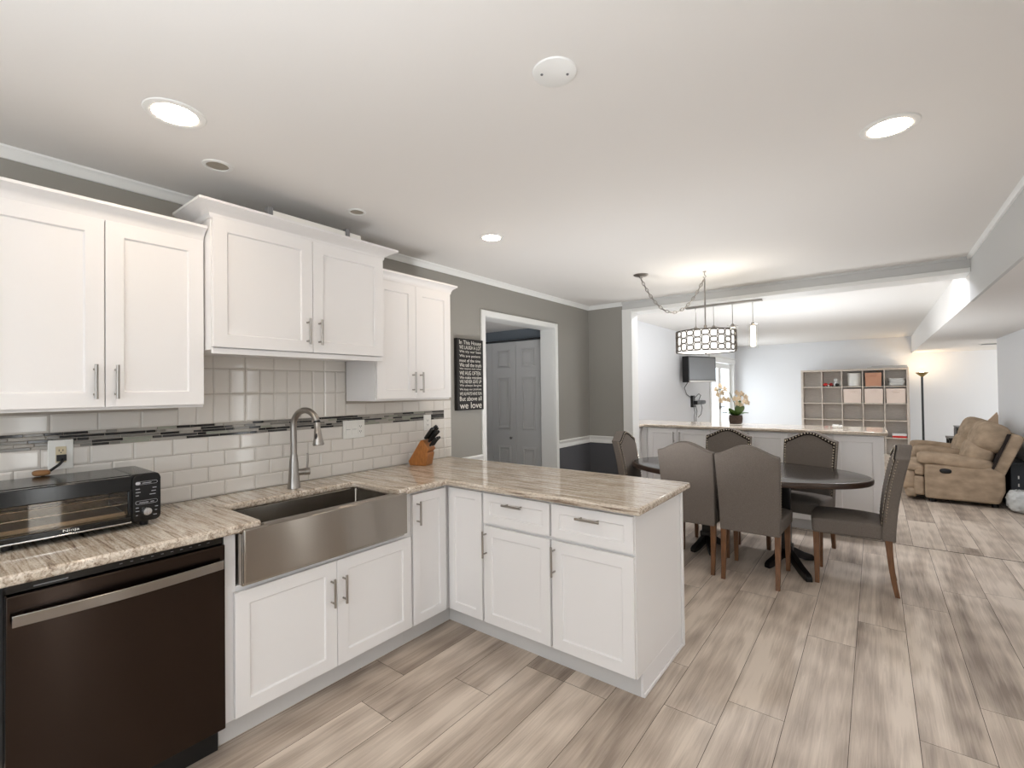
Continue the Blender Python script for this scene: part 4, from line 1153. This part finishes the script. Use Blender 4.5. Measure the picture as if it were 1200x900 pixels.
for c in range(NC):
    a0 = 2 * PI * c / NC
    cells = [(0.0, 0.27), (0.27, 0.73), (0.73, 1.0)] if c % 2 else [(0.0, 0.37), (0.37, 0.63), (0.63, 1.0)]
    hw = (PI / NC) * 0.93
    for (f0, f1) in cells:
        lp = rrect(-hw, hw, 0, 1, 0.0, 1)
        z0 = SZ0 + 0.006 + H * f0; z1 = SZ0 + 0.002 + H * f1
        rw = hw * 0.62; rz = 0.017
        pl_ = []
        for (sx, sz, b0) in ((1, 1, 0), (-1, 1, 90), (-1, -1, 180), (1, -1, 270)):
            for q in range(4):
                a = math.radians(b0 + 90 * q / 3)
                pl_.append((sx * (hw - rw) + rw * math.cos(a), (z1 - rz if sz > 0 else z0 + rz) + rz * math.sin(a)))
        s.tube([(HX + RS * math.cos(a0 + p), HY + RS * math.sin(a0 + p), z) for (p, z) in pl_], 0.0038, 6, closed=True)
s.build('fretwork', BRONZE, o)
d = bpy.data.lights.new('chandelier_bulb', 'POINT'); d.energy = P_SHADE; d.color = (1, 0.97, 0.92); d.shadow_soft_size = 0.06
l = bpy.data.objects.new('chandelier_bulb', d); COL.objects.link(l); l.location = (HX, HY, 1.885)

# bar of four glass pendants under the beam
PY = YS + 0.13
o = thing('pendant_bar', 'nickel bar with four small glass cylinder pendants under the beam', 'pendant light', (-1.23, PY, 2.3245))
s = MB(); s.box(-1.62, PY - 0.025, 2.306, -0.872, PY + 0.025, 2.3245); s.build('mounting_bar', NICKEL, o, bevel=0.003)
for x in (-1.517, -1.334, -1.15, -0.96):
    s = MB(); s.cyl((x, PY, 2.3055), (x, PY, 2.10), 0.0035, seg=8)
    pn = s.build('pendant_rod', NICKEL, o)
    s = MB(); s.lathe([(0.005, 0.035), (0.018, 0.03), (0.022, 0.0), (0.0, -0.001)], (x, PY, 2.07), 16)
    for q in range(4):
        a = PI / 4 + q * PI / 2; s.cyl((x, PY, 2.085), (x + 0.06 * math.cos(a), PY + 0.06 * math.sin(a), 2.085), 0.0025, seg=6)
    s.build('socket_cap', NICKEL, pn)
    s = MB(); s.lathe([(0.05, 1.835), (0.05, 2.08)], (x, PY, 0), 24); s.f = s.f[:-2]; s.m = s.m[:-2]; s.build('glass_shade', GLASSP, pn)
    s = MB(); s.lathe([(0.0, 1.855), (0.022, 1.86), (0.024, 1.88), (0.024, 2.05), (0.018, 2.068)], (x, PY, 0), 16); s.build('inner_tube', TUBEM, pn)

# ------------------------------------------------------------------ half wall of cabinets with a granite top
YH = 5.55
ZH = 1.015
def hw_cab(label, x0, x1, doors, handles):
    o = thing('half_wall_cabinet', label, 'cabinet', ((x0 + x1) / 2, 5.85, 0), group='white cabinets of the half wall')
    c = MB(); c.box(x0, YH + 0.021, 0.1, x1, 6.14, ZH - 0.036); c.build('cabinet_body', CAB, o, bevel=0.0015)
    c = MB(); c.box(x0, YH + 0.05, 0, x1, YH + 0.07, 0.1); c.build('toe_kick', KICKB, o)
    for (a, b) in doors:
        dr = shaker('door', o, (a + 0.002, YH + 0.02, 0.11), (1, 0, 0), (0, -1, 0), b - a - 0.004, ZH - 0.04 - 0.115)
        if handles:
            xx = b - 0.035 if (a, b) == doors[0] else a + 0.035
            pull(dr, (xx, YH, 0.87), (1, 0, 0), (0, -1, 0), L=0.13)
hw_cab('white half-wall cabinet with two bar handles, at the column', -2.2235, -1.474, [(-2.205, -1.849), (-1.849, -1.476)], True)
hw_cab('white half-wall cabinet without handles, behind the orchid-side chair', -1.473, -0.711, [(-1.472, -1.087), (-1.087, -0.712)], False)
hw_cab('white half-wall cabinet without handles, at the open right end', -0.7105, 0.058, [(-0.71, -0.331), (-0.331, 0.034)], False)
o = thing('half_wall_cabinet', 'narrow white return cabinet between the column and the half wall', 'cabinet', (-2.5, 5.42, 0), group='white cabinets of the half wall')
c = MB(); c.box(-2.7, YS + 0.166, 0.1, -2.2965, 6.14, ZH - 0.036); c.box(-2.2965, YH, 0.1, -2.224, 6.14, ZH - 0.036); c.build('cabinet_body', CAB, o, bevel=0.0015)
dr = shaker('door', o, (-2.296, YS + 0.17, 0.11), (0, 1, 0), (1, 0, 0), 0.37, 0.86, rail=0.05)
pull(dr, (-2.276, YS + 0.51, 0.87), (0, 1, 0), (1, 0, 0), L=0.13)
c = MB(); c.prism([(-2.7, YS + 0.166), (-2.235, YS + 0.166), (-2.235, 5.505), (0.088, 5.505), (0.088, 6.17), (-2.7, 6.17)], ZH - 0.034, ZH)
o = c.build('half_wall_countertop', GRAN, bevel=0.01, seg=3, ang=30); tag(o, 'granite top of the half wall behind the dining table', 'countertop')
o = thing('outlet_block', 'small white box lying on the half-wall granite top', 'box', (-0.31, 5.86, ZH))
s = MB(); s.box(-0.355, 5.84, ZH + 0.0005, -0.30, 5.89, ZH + 0.034); s.build('box_body', WHITEPL, o, bevel=0.006)
s = MB(); s.box(-0.2995, 5.845, ZH + 0.0005, -0.265, 5.885, ZH + 0.028); s.build('box_lid', WHITEPL, o, bevel=0.006)

# potted orchid
OX, OY = -1.27, 5.83
o = thing('potted_orchid', 'peach orchid in a dark woven pot on the half-wall counter', 'plant', (OX, OY, ZH))
s = MB(); s.lathe([(0.0, 0.0015), (0.062, 0.0015), (0.07, 0.006), (0.07, 0.014)], (OX, OY, ZH), 20); s.build('saucer', WHITEPL, o)
s = MB(); s.lathe([(0.0, 0.0075), (0.058, 0.0075), (0.068, 0.03), (0.074, 0.075), (0.07, 0.112), (0.062, 0.112), (0.058, 0.1), (0.0, 0.098)], (OX, OY, ZH), 24); s.build('pot', POT, o)
def leaf(base, dr_, L, wd, bend):
    vs = []; fs = []; dr_ = Vector(dr_).normalized(); side = dr_.cross(Vector((0, 0, 1))).normalized(); N = 8
    for k in range(N + 1):
        t = k / N; c = Vector(base) + dr_ * L * t - Vector((0, 0, bend)) * t * t
        w_ = wd * (math.sin(PI * min(1, 0.12 + t * 0.88)) ** 0.7) + 0.002
        for (q, dz) in ((-1, 0.006), (0, 0), (1, 0.006)): vs.append(c + side * q * w_ + Vector((0, 0, dz)))
    M_ = len(vs); vs2 = [v - Vector((0, 0, 0.003)) for v in vs]
    for k in range(N):
        for j in range(2):
            fs.append((k * 3 + j, k * 3 + j + 1, k * 3 + j + 4, k * 3 + j + 3)); fs.append((M_ + k * 3 + j + 3, M_ + k * 3 + j + 4, M_ + k * 3 + j + 1, M_ + k * 3 + j))
    m = MB(); m.add(vs + vs2, fs); m.build('leaf', LEAF, o)
for (dx, dy, dz, L, wd, bd) in ((0.55, -0.5, 0.75, 0.2, 0.05, 0.02), (0.3, -0.1, 1.0, 0.2, 0.055, 0.0), (-0.75, -0.3, 0.55, 0.17, 0.045, 0.05), (-0.35, -0.6, 0.8, 0.15, 0.045, 0.02), (0.6, 0.5, 0.5, 0.18, 0.045, 0.06), (-0.5, 0.6, 0.5, 0.16, 0.04, 0.05)):
    leaf((OX, OY, ZH + 0.098), (dx, dy, dz), L, wd, bd)
rg = random.Random(5)
def bloom(parent, c, r):
    c = Vector(c); n = Vector((rg.uniform(-.3, .6), -1, rg.uniform(-.3, .3))).normalized()
    u = n.cross(Vector((0, 0, 1))).normalized(); v = u.cross(n)
    m = MB()
    for k in range(5):
        a = 2 * PI * k / 5 + 0.3; d_ = u * math.cos(a) + v * math.sin(a); sd = u * -math.sin(a) + v * math.cos(a)
        rr = r * (1.1 if k % 2 else 0.9)
        pts_ = [c, c + d_ * rr * .35 + sd * rr * .3 + n * .003, c + d_ * rr * .8 + sd * rr * .34 + n * .005, c + d_ * rr + n * 0.001, c + d_ * rr * .8 - sd * rr * .34 + n * .005, c + d_ * rr * .35 - sd * rr * .3 + n * .003]
        m.add(pts_ + [p - n * 0.002 for p in pts_], [(0, 1, 2, 3, 4, 5), (11, 10, 9, 8, 7, 6)] + [(i, (i + 1) % 6, 6 + (i + 1) % 6, 6 + i) for i in range(6)])
    m.puff(c + n * 0.006, (r * .22,) * 3, 1.0, nu=8, nv=6)
    m.build('bloom', PETAL, parent)
for (path, spots) in ((
    [(OX, OY, ZH + .1), (OX - .01, OY, ZH + .25), (OX - .05, OY - .02, ZH + .36), (OX - .12, OY - .03, ZH + .42), (OX - .19, OY - .04, ZH + .40)],
    [(-.10, .415), (-.15, .45), (-.20, .41), (-.13, .37), (-.18, .35), (-.11, .30), (-.15, .28), (-.07, .29)]),
    ([(OX + .01, OY, ZH + .1), (OX + .03, OY, ZH + .22), (OX + .06, OY - .02, ZH + .33), (OX + .1, OY - .02, ZH + .36)],
    [(.03, .37), (.08, .36), (.12, .32), (.05, .31), (.10, .27), (.03, .25), (.07, .23), (.0, .3), (.13, .26)])):
    m = MB(); m.tube(path, 0.004, 8); st = m.build('flower_stem', STEM, o)
    for (dx, dz) in spots: bloom(st, (OX + dx, OY - 0.03 - rg.random() * 0.03, ZH + dz), 0.032)

# ------------------------------------------------------------------ family room
# television on a wall arm, turned towards the kitchen
ta = Vector((-2.57, 8.36, 0)); tb = Vector((-2.33, 8.98, 0)); ud = (tb - ta); tw = 0.76; ud.normalize(); nd = Vector((ud.y, -ud.x, 0))
o = thing('television', 'flat television on a swing arm on the white family room wall', 'television', tuple(ta + ud * tw / 2 + Vector((0, 0, 1.55))))
TM = Matrix(((ud.x, nd.x, 0, ta.x), (ud.y, nd.y, 0, ta.y), (0, 0, 1, 1.545), (0, 0, 0, 1)))
s = MB(); s.T = TM; s.box(0, -0.13, 0, tw, 0.0, 0.46); s.build('housing', BLACK, o, bevel=0.006)
s = MB(); s.T = TM; s.box(0.02, 0.0005, 0.045, tw - 0.03, 0.004, 0.44); s.build('screen', SCREEN, o)
s = MB(); s.T = TM; s.box(0.005, 0.0005, 0.0, tw - 0.005, 0.02, 0.034); s.build('speaker_bar', NICKEL, o, bevel=0.004)
s = MB(); c0 = ta + ud * 0.3 - nd * 0.14
s.tube([(c0.x, c0.y, 1.77), (-2.74, 8.8, 1.77)], 0.016, 8); s.box(XW + 0.0005, 8.74, 1.66, XW + 0.02, 8.86, 1.88); s.box(c0.x - 0.03, c0.y - 0.03, 1.7, c0.x + 0.02, c0.y + 0.03, 1.84)
s.build('wall_arm', BLACK, o)
s = MB(); s.tube([(ta.x - 0.02, ta.y + 0.06, 1.56), (-2.72, 8.6, 1.45), (-2.73, 8.75, 1.33), (-2.735, 9.0, 1.27)], 0.006, 6); s.build('power_cord', BLACK, o)
# bracket with hanging cables below it
o = thing('cable_bracket', 'small black wall bracket with dangling cables below the television', 'bracket', (XW, 9.1, 1.15))
s = MB(); s.box(XW + 0.0005, 9.04, 1.08, XW + 0.05, 9.16, 1.30); s.build('wall_plate', BLACK, o, bevel=0.004)
s = MB(); s.box(XW + 0.05, 9.07, 1.13, XW + 0.12, 9.5, 1.2); s.puff((XW + 0.085, 9.45, 1.165), (0.04, 0.22, 0.04), 0.6); s.build('adapter', BLACK, o)
for pth in ([(XW + .05, 9.1, 1.25), (XW + .08, 9.3, 1.33), (XW + .08, 9.42, 1.3), (XW + .06, 9.35, 1.2)], [(XW + .05, 9.08, 1.1), (XW + .06, 9.1, .98), (XW + .06, 9.05, .9), (XW + .05, 9.1, .8)], [(XW + .06, 9.14, 1.12), (XW + .07, 9.2, 1.0), (XW + .06, 9.17, .88), (XW + .05, 9.2, .78)],
            [(XW + .09, 9.4, 1.14), (XW + .08, 9.5, 1.05), (XW + .08, 9.42, .93), (XW + .06, 9.3, .88)]):
    s = MB(); s.tube(pth, 0.006, 6); s.build('cable', BLACK, o)

# cube shelf
SX0, SX1, SY0, SY1, SZH = -1.30, 0.54, 12.2, 12.5, 1.80
o = thing('cube_shelf', 'wide greige cube shelf of five by five cubbies against the back wall', 'shelf', ((SX0 + SX1) / 2, 12.4, 0))
s = MB(); T_ = 0.04
s.box(SX0, SY0, 0, SX0 + T_, SY1, SZH); s.box(SX1 - T_, SY0, 0, SX1, SY1, SZH); s.box(SX0 + T_, SY0, SZH - T_, SX1 - T_, SY1, SZH); s.box(SX0 + T_, SY0, 0, SX1 - T_, SY1, T_)
s.build('shelf_frame', SHELFW, o, bevel=0.002)
CW_ = (SX1 - SX0 - 2 * T_ - 4 * 0.02) / 5; CH_ = (SZH - 2 * T_ - 4 * 0.02) / 5
colx = lambda k: SX0 + T_ + k * (CW_ + 0.02)
rowz = lambda k: T_ + k * (CH_ + 0.02)       # row 0 at the floor
for k in range(1, 5):
    s = MB(); s.box(colx(k) - 0.02, SY0 + 0.004, T_, colx(k), SY1, SZH - T_); s.build('divider', SHELFW, o)
    for c in range(5):
        s = MB(); s.box(colx(c) + 0.0005, SY0 + 0.004, rowz(k) - 0.02, colx(c) + CW_ - 0.0005, SY1, rowz(k)); s.build('shelf_board', SHELFW, o)
s = MB(); s.box(SX0 + 0.01, SY1, 0.01, SX1 - 0.01, SY1 + 0.006, SZH - 0.01); s.build('back_panel', SHELFB, o)
def bin_(label, c, r, m, grp):
    x0, z0 = colx(c) + 0.012, rowz(r) + 0.001; wd, ht = CW_ - 0.024, CH_ - 0.03
    if m is RUSTB: x0 += 0.02; wd -= 0.04; ht -= 0.02
    o = thing('fabric_bin', label, 'storage bin', (x0 + wd / 2, SY0 + 0.15, z0), group=grp)
    s = MB(); y0, y1 = SY0 + 0.012, SY0 + 0.285
    s.add([(x0 + .006, y0 + .004, z0), (x0 + wd - .006, y0 + .004, z0), (x0 + wd - .006, y1, z0), (x0 + .006, y1, z0), (x0, y0, z0 + ht), (x0 + wd, y0, z0 + ht), (x0 + wd, y1, z0 + ht), (x0, y1, z0 + ht),
           (x0 + .012, y0 + .012, z0 + ht), (x0 + wd - .012, y0 + .012, z0 + ht), (x0 + wd - .012, y1 - .012, z0 + ht), (x0 + .012, y1 - .012, z0 + ht), (x0 + .014, y0 + .014, z0 + .02), (x0 + wd - .014, y0 + .014, z0 + .02), (x0 + wd - .014, y1 - .014, z0 + .02), (x0 + .014, y1 - .014, z0 + .02)],
          [(0, 1, 2, 3), (0, 1, 5, 4), (1, 2, 6, 5), (2, 3, 7, 6), (3, 0, 4, 7), (4, 5, 9, 8), (5, 6, 10, 9), (6, 7, 11, 10), (7, 4, 8, 11), (8, 9, 13, 12), (9, 10, 14, 13), (10, 11, 15, 14), (11, 8, 12, 15), (12, 13, 14, 15)])
    s.build('bin_body', m, o, bevel=0.004)
    s = MB(); xm = x0 + wd / 2; zh = z0 + ht * 0.74
    s.tube([(xm - 0.05, y0 - 0.0, zh + 0.012), (xm - 0.035, y0 - 0.014, zh), (xm, y0 - 0.018, zh - 0.006), (xm + 0.035, y0 - 0.014, zh), (xm + 0.05, y0 - 0.0, zh + 0.012)], 0.008, 8); s.build('pull_strap', m, o)
bin_('blush fabric bin in the second row, directly below the white round bin', 2, 3, PINKB, 'blush fabric bins in the cube shelf')
bin_('blush fabric bin in the second row, directly below the rust bin', 3, 3, PINKB, 'blush fabric bins in the cube shelf')
bin_('blush fabric bin in the second row, directly below the folded towels', 4, 3, PINKB, 'blush fabric bins in the cube shelf')
bin_('rust brown fabric bin in the top row of the cube shelf', 3, 4, RUSTB, None)
s = MB(); cx = colx(2) + 0.205
s.lathe([(0.0, 0.001), (0.115, 0.001), (0.122, 0.01), (0.122, 0.275), (0.115, 0.282), (0.0, 0.284)], (cx, SY0 + 0.15, rowz(4)), 28)
tag(s.build('round_canister', WHITEPL), 'white round canister in the top row of the cube shelf', 'canister')
for k, lab in enumerate(('folded white towel at the bottom of the stack in the cube shelf', 'folded white towel second from the bottom of the shelf stack', 'folded white towel on top of the stack in the cube shelf')):
    s = MB(); x0 = colx(4) + 0.06 + 0.012 * (k % 2)
    for q in range(2): s.puff((x0 + 0.125, SY0 + 0.15, rowz(4) + 0.0125 + 0.0235 + k * 0.048 + (q - 0.5) * 0.0235), (0.125, 0.13, 0.0118), 0.35)
    tag(s.build('folded_towel', LINEN), lab, 'towel', 'white towels folded in the cube shelf')
# toys in the second cubby of the top row
def toycar(label, x, y, L, m):
    o = thing('toy_car', label, 'toy', (x, y, rowz(4)), group='red toys in the cube shelf')
    z = rowz(4) + 0.001
    s = MB(); s.puff((x, y, z + 0.036), (L / 2, 0.035, 0.022), 0.5); s.puff((x, y, z + 0.06), (L / 3.4, 0.03, 0.022), 0.6); s.build('car_body', m, o)
    for (a, b) in ((-1, -1), (1, -1), (-1, 1), (1, 1)):
        s = MB(); s.cyl((x + a * L * .3, y + b * 0.028, z + 0.016), (x + a * L * .3, y + b * 0.04, z + 0.016), 0.015, seg=12); s.build('wheel', BLACK, o)
toycar('red toy car at the left side of its shelf cubby', colx(1) + 0.055, SY0 + 0.07, 0.1, RED)
toycar('red toy car in the middle of its shelf cubby', colx(1) + 0.145, SY0 + 0.2, 0.1, RED)
s = MB(); s.puff((colx(1) + 0.105, SY0 + 0.05, rowz(4) + 0.021), (0.02, 0.02, 0.02), 0.9); tag(s.build('toy_ball', WHITEPL), 'tiny white ball between the two red toy cars', 'toy')
o = thing('plush_toy', 'white plush toy with a black belly in the cube shelf', 'toy', (colx(1) + 0.25, SY0 + 0.1, rowz(4)))
s = MB(); s.puff((colx(1) + 0.25, SY0 + 0.1, rowz(4) + 0.051), (0.052, 0.05, 0.05), 0.9); s.build('body', LINEN, o)
s = MB(); s.puff((colx(1) + 0.245, SY0 + 0.1, rowz(4) + 0.135), (0.042, 0.04, 0.042), 0.9); s.build('head', LINEN, o)
s = MB(); s.puff((colx(1) + 0.26, SY0 + 0.062, rowz(4) + 0.04), (0.036, 0.024, 0.034), 0.8); s.build('belly_patch', BLACK, o)
s = MB(); s.puff((colx(1) + 0.315, SY0 + 0.15, rowz(4) + 0.071), (0.018, 0.03, 0.07), 0.6); tag(s.build('white_bottle', WHITEPL), 'small white bottle right of the plush toy', 'bottle')
# flat boxes lower right and the roll on top
o = thing('game_box', 'flat red and white box on the lower right shelf of the cube unit', 'box', (colx(4) + 0.24, SY0 + 0.12, rowz(1)))
s = MB(); s.box(colx(4) + 0.1, SY0 + 0.01, rowz(1) + 0.001, colx(4) + 0.325, SY0 + 0.27, rowz(1) + 0.04); s.build('box_base', RED, o, bevel=0.003)
s = MB(); s.box(colx(4) + 0.098, SY0 + 0.008, rowz(1) + 0.0405, colx(4) + 0.325, SY0 + 0.272, rowz(1) + 0.085); s.build('box_lid', LINEN, o, bevel=0.003)
s = MB(); s.box(-0.12, SY0 + 0.03, SZH + 0.001, 0.53, SY0 + 0.3, SZH + 0.03); s.box(-0.05, SY0 + 0.05, SZH + 0.03, 0.52, SY0 + 0.28, SZH + 0.05)
tag(s.build('flat_parcel', mat('parcel_grey', (196, 196, 196), 0.6, bump=0.1), bevel=0.006), 'long flat grey parcel lying on top of the cube shelf', 'box')

# torchiere lamp
LX, LY = 0.735, 12.2
o = thing('floor_lamp', 'black torchiere floor lamp glowing in the back corner beside the cube shelf', 'lamp', (LX, LY, 0))
s = MB(); s.lathe([(0.0, 0.001), (0.13, 0.001), (0.13, 0.012), (0.11, 0.022), (0.02, 0.03), (0.0, 0.032)], (LX, LY, 0), 24); s.build('base', BLACK, o)
s = MB(); s.cyl((LX, LY, 0.03), (LX, LY, 1.62), 0.019, seg=12); s.build('pole', BLACK, o)
s = MB(); s.lathe([(0.012, 1.6), (0.03, 1.62), (0.075, 1.66), (0.1, 1.69), (0.096, 1.692), (0.07, 1.668), (0.02, 1.63), (0.0, 1.628)], (LX, LY, 0), 24); s.build('torch_shade', mat('brass_shade', (150, 128, 84), 0.4, 0.6, bump=0.02), o)
s = MB(); s.puff((LX, LY, 1.675), (0.03, 0.03, 0.04), 1.0); s.build('bulb', BULBM, o)
d = bpy.data.lights.new('torch_light', 'POINT'); d.energy = P_LAMP; d.color = (1, 0.8, 0.55); d.shadow_soft_size = 0.05
l = bpy.data.objects.new('torch_light', d); COL.objects.link(l); l.location = (LX, LY, 1.74)

# reclining loveseat with a console between the seats, facing the television
o = thing('reclining_loveseat', 'tan suede reclining loveseat with three padded arms, side on to the viewer', 'sofa', (0.75, 8.6, 0))
ya, yb = 7.72, 9.5
s = MB(); s.box(0.48, ya + 0.06, 0.06, 1.14, yb - 0.06, 0.36); s.build('base_frame', SUEDED, o, bevel=0.02)
for (x, y) in ((0.55, ya + .1), (1.09, ya + .1), (0.55, yb - .1), (1.09, yb - .1)):
    s = MB(); s.cyl((x, y, 0.0), (x, y, 0.076), 0.03, 0.035, seg=12); s.build('foot', BLACK, o)
def side_panel(y0, y1):
    s = MB()
    pf = [(0.47, 0.05), (1.12, 0.05), (1.17, 0.2), (1.17, 0.4), (1.05, 0.47), (0.47, 0.47)]
    n = len(pf)
    s.add([(p[0], y0, p[1]) for p in pf] + [(p[0], y1, p[1]) for p in pf], [tuple(range(n)), tuple(range(2 * n - 1, n - 1, -1))] + [(i, (i + 1) % n, n + (i + 1) % n, n + i) for i in range(n)])
    return s.build('side_panel', SUEDE, o, bevel=0.03, seg=4, ang=60)
sp = side_panel(ya, ya + 0.2); side_panel(yb - 0.2, yb); side_panel(8.5, 8.72)
s = MB(); s.T = frame((0.66, ya - 0.001, 0.4), (1, 0, 0), (0, -1, 0)); s.puff((0, 0.002, 0), (0.055, 0.012, 0.03), 0.8); s.build('recline_handle', BLACK, sp)
Ry = lambda a: Matrix.Rotation(math.radians(a), 3, 'Y')
for y in (ya + 0.11, 8.61, yb - 0.11):
    s = MB(); s.puff((0.75, y, 0.52), (0.34, 0.125, 0.075), 0.55, Ry(6)); s.puff((0.5, y, 0.535), (0.1, 0.125, 0.075), 0.65); s.build('armrest', SUEDE, o, ang=80)
for (y0, y1) in ((ya + 0.22, 8.48), (8.74, yb - 0.22)):
    ym = (y0 + y1) / 2; hw_ = (y1 - y0) / 2
    s = MB(); s.puff((0.62, ym, 0.4), (0.33, hw_, 0.085), 0.5); s.build('seat_cushion', SUEDE, o, ang=80)
    s = MB(); hf = hw_ + 0.1; yf = ym - 0.09 if y0 < 8 else ym + 0.09
    s.puff((0.385, yf, 0.415), (0.12, hf, 0.06), 0.5); s.puff((0.325, yf, 0.255), (0.075, hf, 0.15), 0.5); s.puff((0.345, yf, 0.1), (0.06, hf, 0.075), 0.5); s.build('footrest', SUEDE, o, ang=80)
    fy0, fy1 = (ya + 0.035, 8.49) if y0 < 8 else (8.73, yb - 0.035)
    s = MB(); s.box(0.365, fy0, 0.075, 0.468, fy1, 0.31); s.build('front_rail', SUEDE, o, bevel=0.025, seg=3)
    s = MB(); s.box(0.375, fy0, 0.32, 0.468, fy1, 0.43); s.build('front_rail', SUEDE, o, bevel=0.025, seg=3)
    yl, yr_ = (ya + 0.02, 8.6) if y0 < 8 else (8.62, yb - 0.02)
    hb_ = (yr_ - yl) / 2; yc = (yl + yr_) / 2
    s = MB()
    s.puff((1.09, yc, 0.8), (0.15, hb_, 0.185), 0.6, Ry(20)); s.puff((0.985, yc, 0.585), (0.13, hb_ * 0.9, 0.16), 0.55, Ry(14)); s.build('back_cushion', SUEDE, o, ang=80)
    s = MB()
    p = [(1.06, 0.42), (1.16, 0.36), (1.335, 0.82), (1.3, 0.86), (1.22, 0.86)]; n = 5
    s.add([(q[0], yl + .01, q[1]) for q in p] + [(q[0], yr_ - .01, q[1]) for q in p], [tuple(range(n)), tuple(range(2 * n - 1, n - 1, -1))] + [(i, (i + 1) % n, n + (i + 1) % n, n + i) for i in range(n)])
    s.build('back_shell', SUEDE, o, bevel=0.015, seg=3)
    s = MB(); p = [(1.04, 0.40), (1.06, 0.40), (1.225, 0.868), (1.195, 0.868)]; n = 4
    s.add([(q[0], yl - .002, q[1]) for q in p] + [(q[0], yr_ + .002, q[1]) for q in p], [tuple(range(n)), tuple(range(2 * n - 1, n - 1, -1))] + [(i, (i + 1) % n, n + (i + 1) % n, n + i) for i in range(n)])
    s.build('back_gap', SUEDED, o)
s = MB(); s.box(0.5, 8.5, 0.3, 0.9, 8.72, 0.44); s.build('console', SUEDED, o, bevel=0.01)
# things round the loveseat
o = thing('side_table', 'small black side table beyond the loveseat', 'table', (1.13, 10.2, 0))
s = MB(); s.box(0.9, 10.0, 0.58, 1.38, 10.45, 0.61); s.build('table_top', BLKW, o, bevel=0.004)
for (x, y) in ((0.93, 10.03), (1.35, 10.03), (0.93, 10.42), (1.35, 10.42)):
    s = MB(); s.box(x - .02, y - .02, 0, x + .02, y + .02, 0.58); s.build('leg', BLKW, o)
s = MB(); s.box(0.95, 10.06, 0.12, 1.33, 10.4, 0.14); s.build('lower_shelf', BLKW, o)
o = thing('printer', 'black box-shaped printer on the small black side table', 'printer', (1.15, 10.25, 0.61))
s = MB(); s.box(1.0, 10.08, 0.611, 1.36, 10.42, 0.76); s.build('body', BLACK, o, bevel=0.01)
s = MB(); s.box(0.995, 10.1, 0.765, 1.36, 10.42, 0.785); s.build('lid', GREYPL, o, bevel=0.006)
s = MB()
s.add([(1.23, 9.53, 0.001), (1.385, 9.53, 0.001), (1.385, 9.53, 1.0), (1.372, 9.53, 1.045), (1.23, 9.53, 0.86), (1.23, 9.56, 0.001), (1.385, 9.56, 0.001), (1.385, 9.56, 1.0), (1.372, 9.56, 1.045), (1.23, 9.56, 0.86)],
      [(0, 1, 2, 3, 4), (9, 8, 7, 6, 5), (0, 1, 6, 5), (1, 2, 7, 6), (2, 3, 8, 7), (3, 4, 9, 8), (4, 0, 5, 9)])
tag(s.build('leaning_board', mat('beige_board', (206, 180, 154), 0.8, bump=0.1), bevel=0.004), 'beige board with a pointed top standing between loveseat and wall end', 'board')
o = thing('storage_box', 'dark grey storage box wedged between the loveseat and the right wall', 'box', (1.3, 8.2, 0))
s = MB(); s.box(1.235, 7.9, 0.001, 1.383, 8.7, 0.53); s.build('box_body', DGREY, o, bevel=0.008)
s = MB(); s.box(1.24, 7.895, 0.5, 1.383, 8.7, 0.535); s.build('box_lid', DGREY, o, bevel=0.006)
s = MB()
for (y, z) in ((7.899, 0.36), (7.899, 0.27)): s.cbox((1.3, y, z), (0.012, 0.004, 0.035))
s.build('clasp', WHITEPL, o)
s = MB(); s.puff((1.275, 7.66, 0.125), (0.11, 0.13, 0.124), 0.75, nu=40, nv=26)
rg = random.Random(9)
s.v = [v + Vector((rg.uniform(-.011, .007), rg.uniform(-.011, .011), rg.uniform(-.009, .009) if v.z > 0.03 else 0)) for v in s.v]
tag(s.build('plastic_bag', BAGM, ang=80), 'bulging clear plastic bag on the floor behind the loveseat', 'bag')
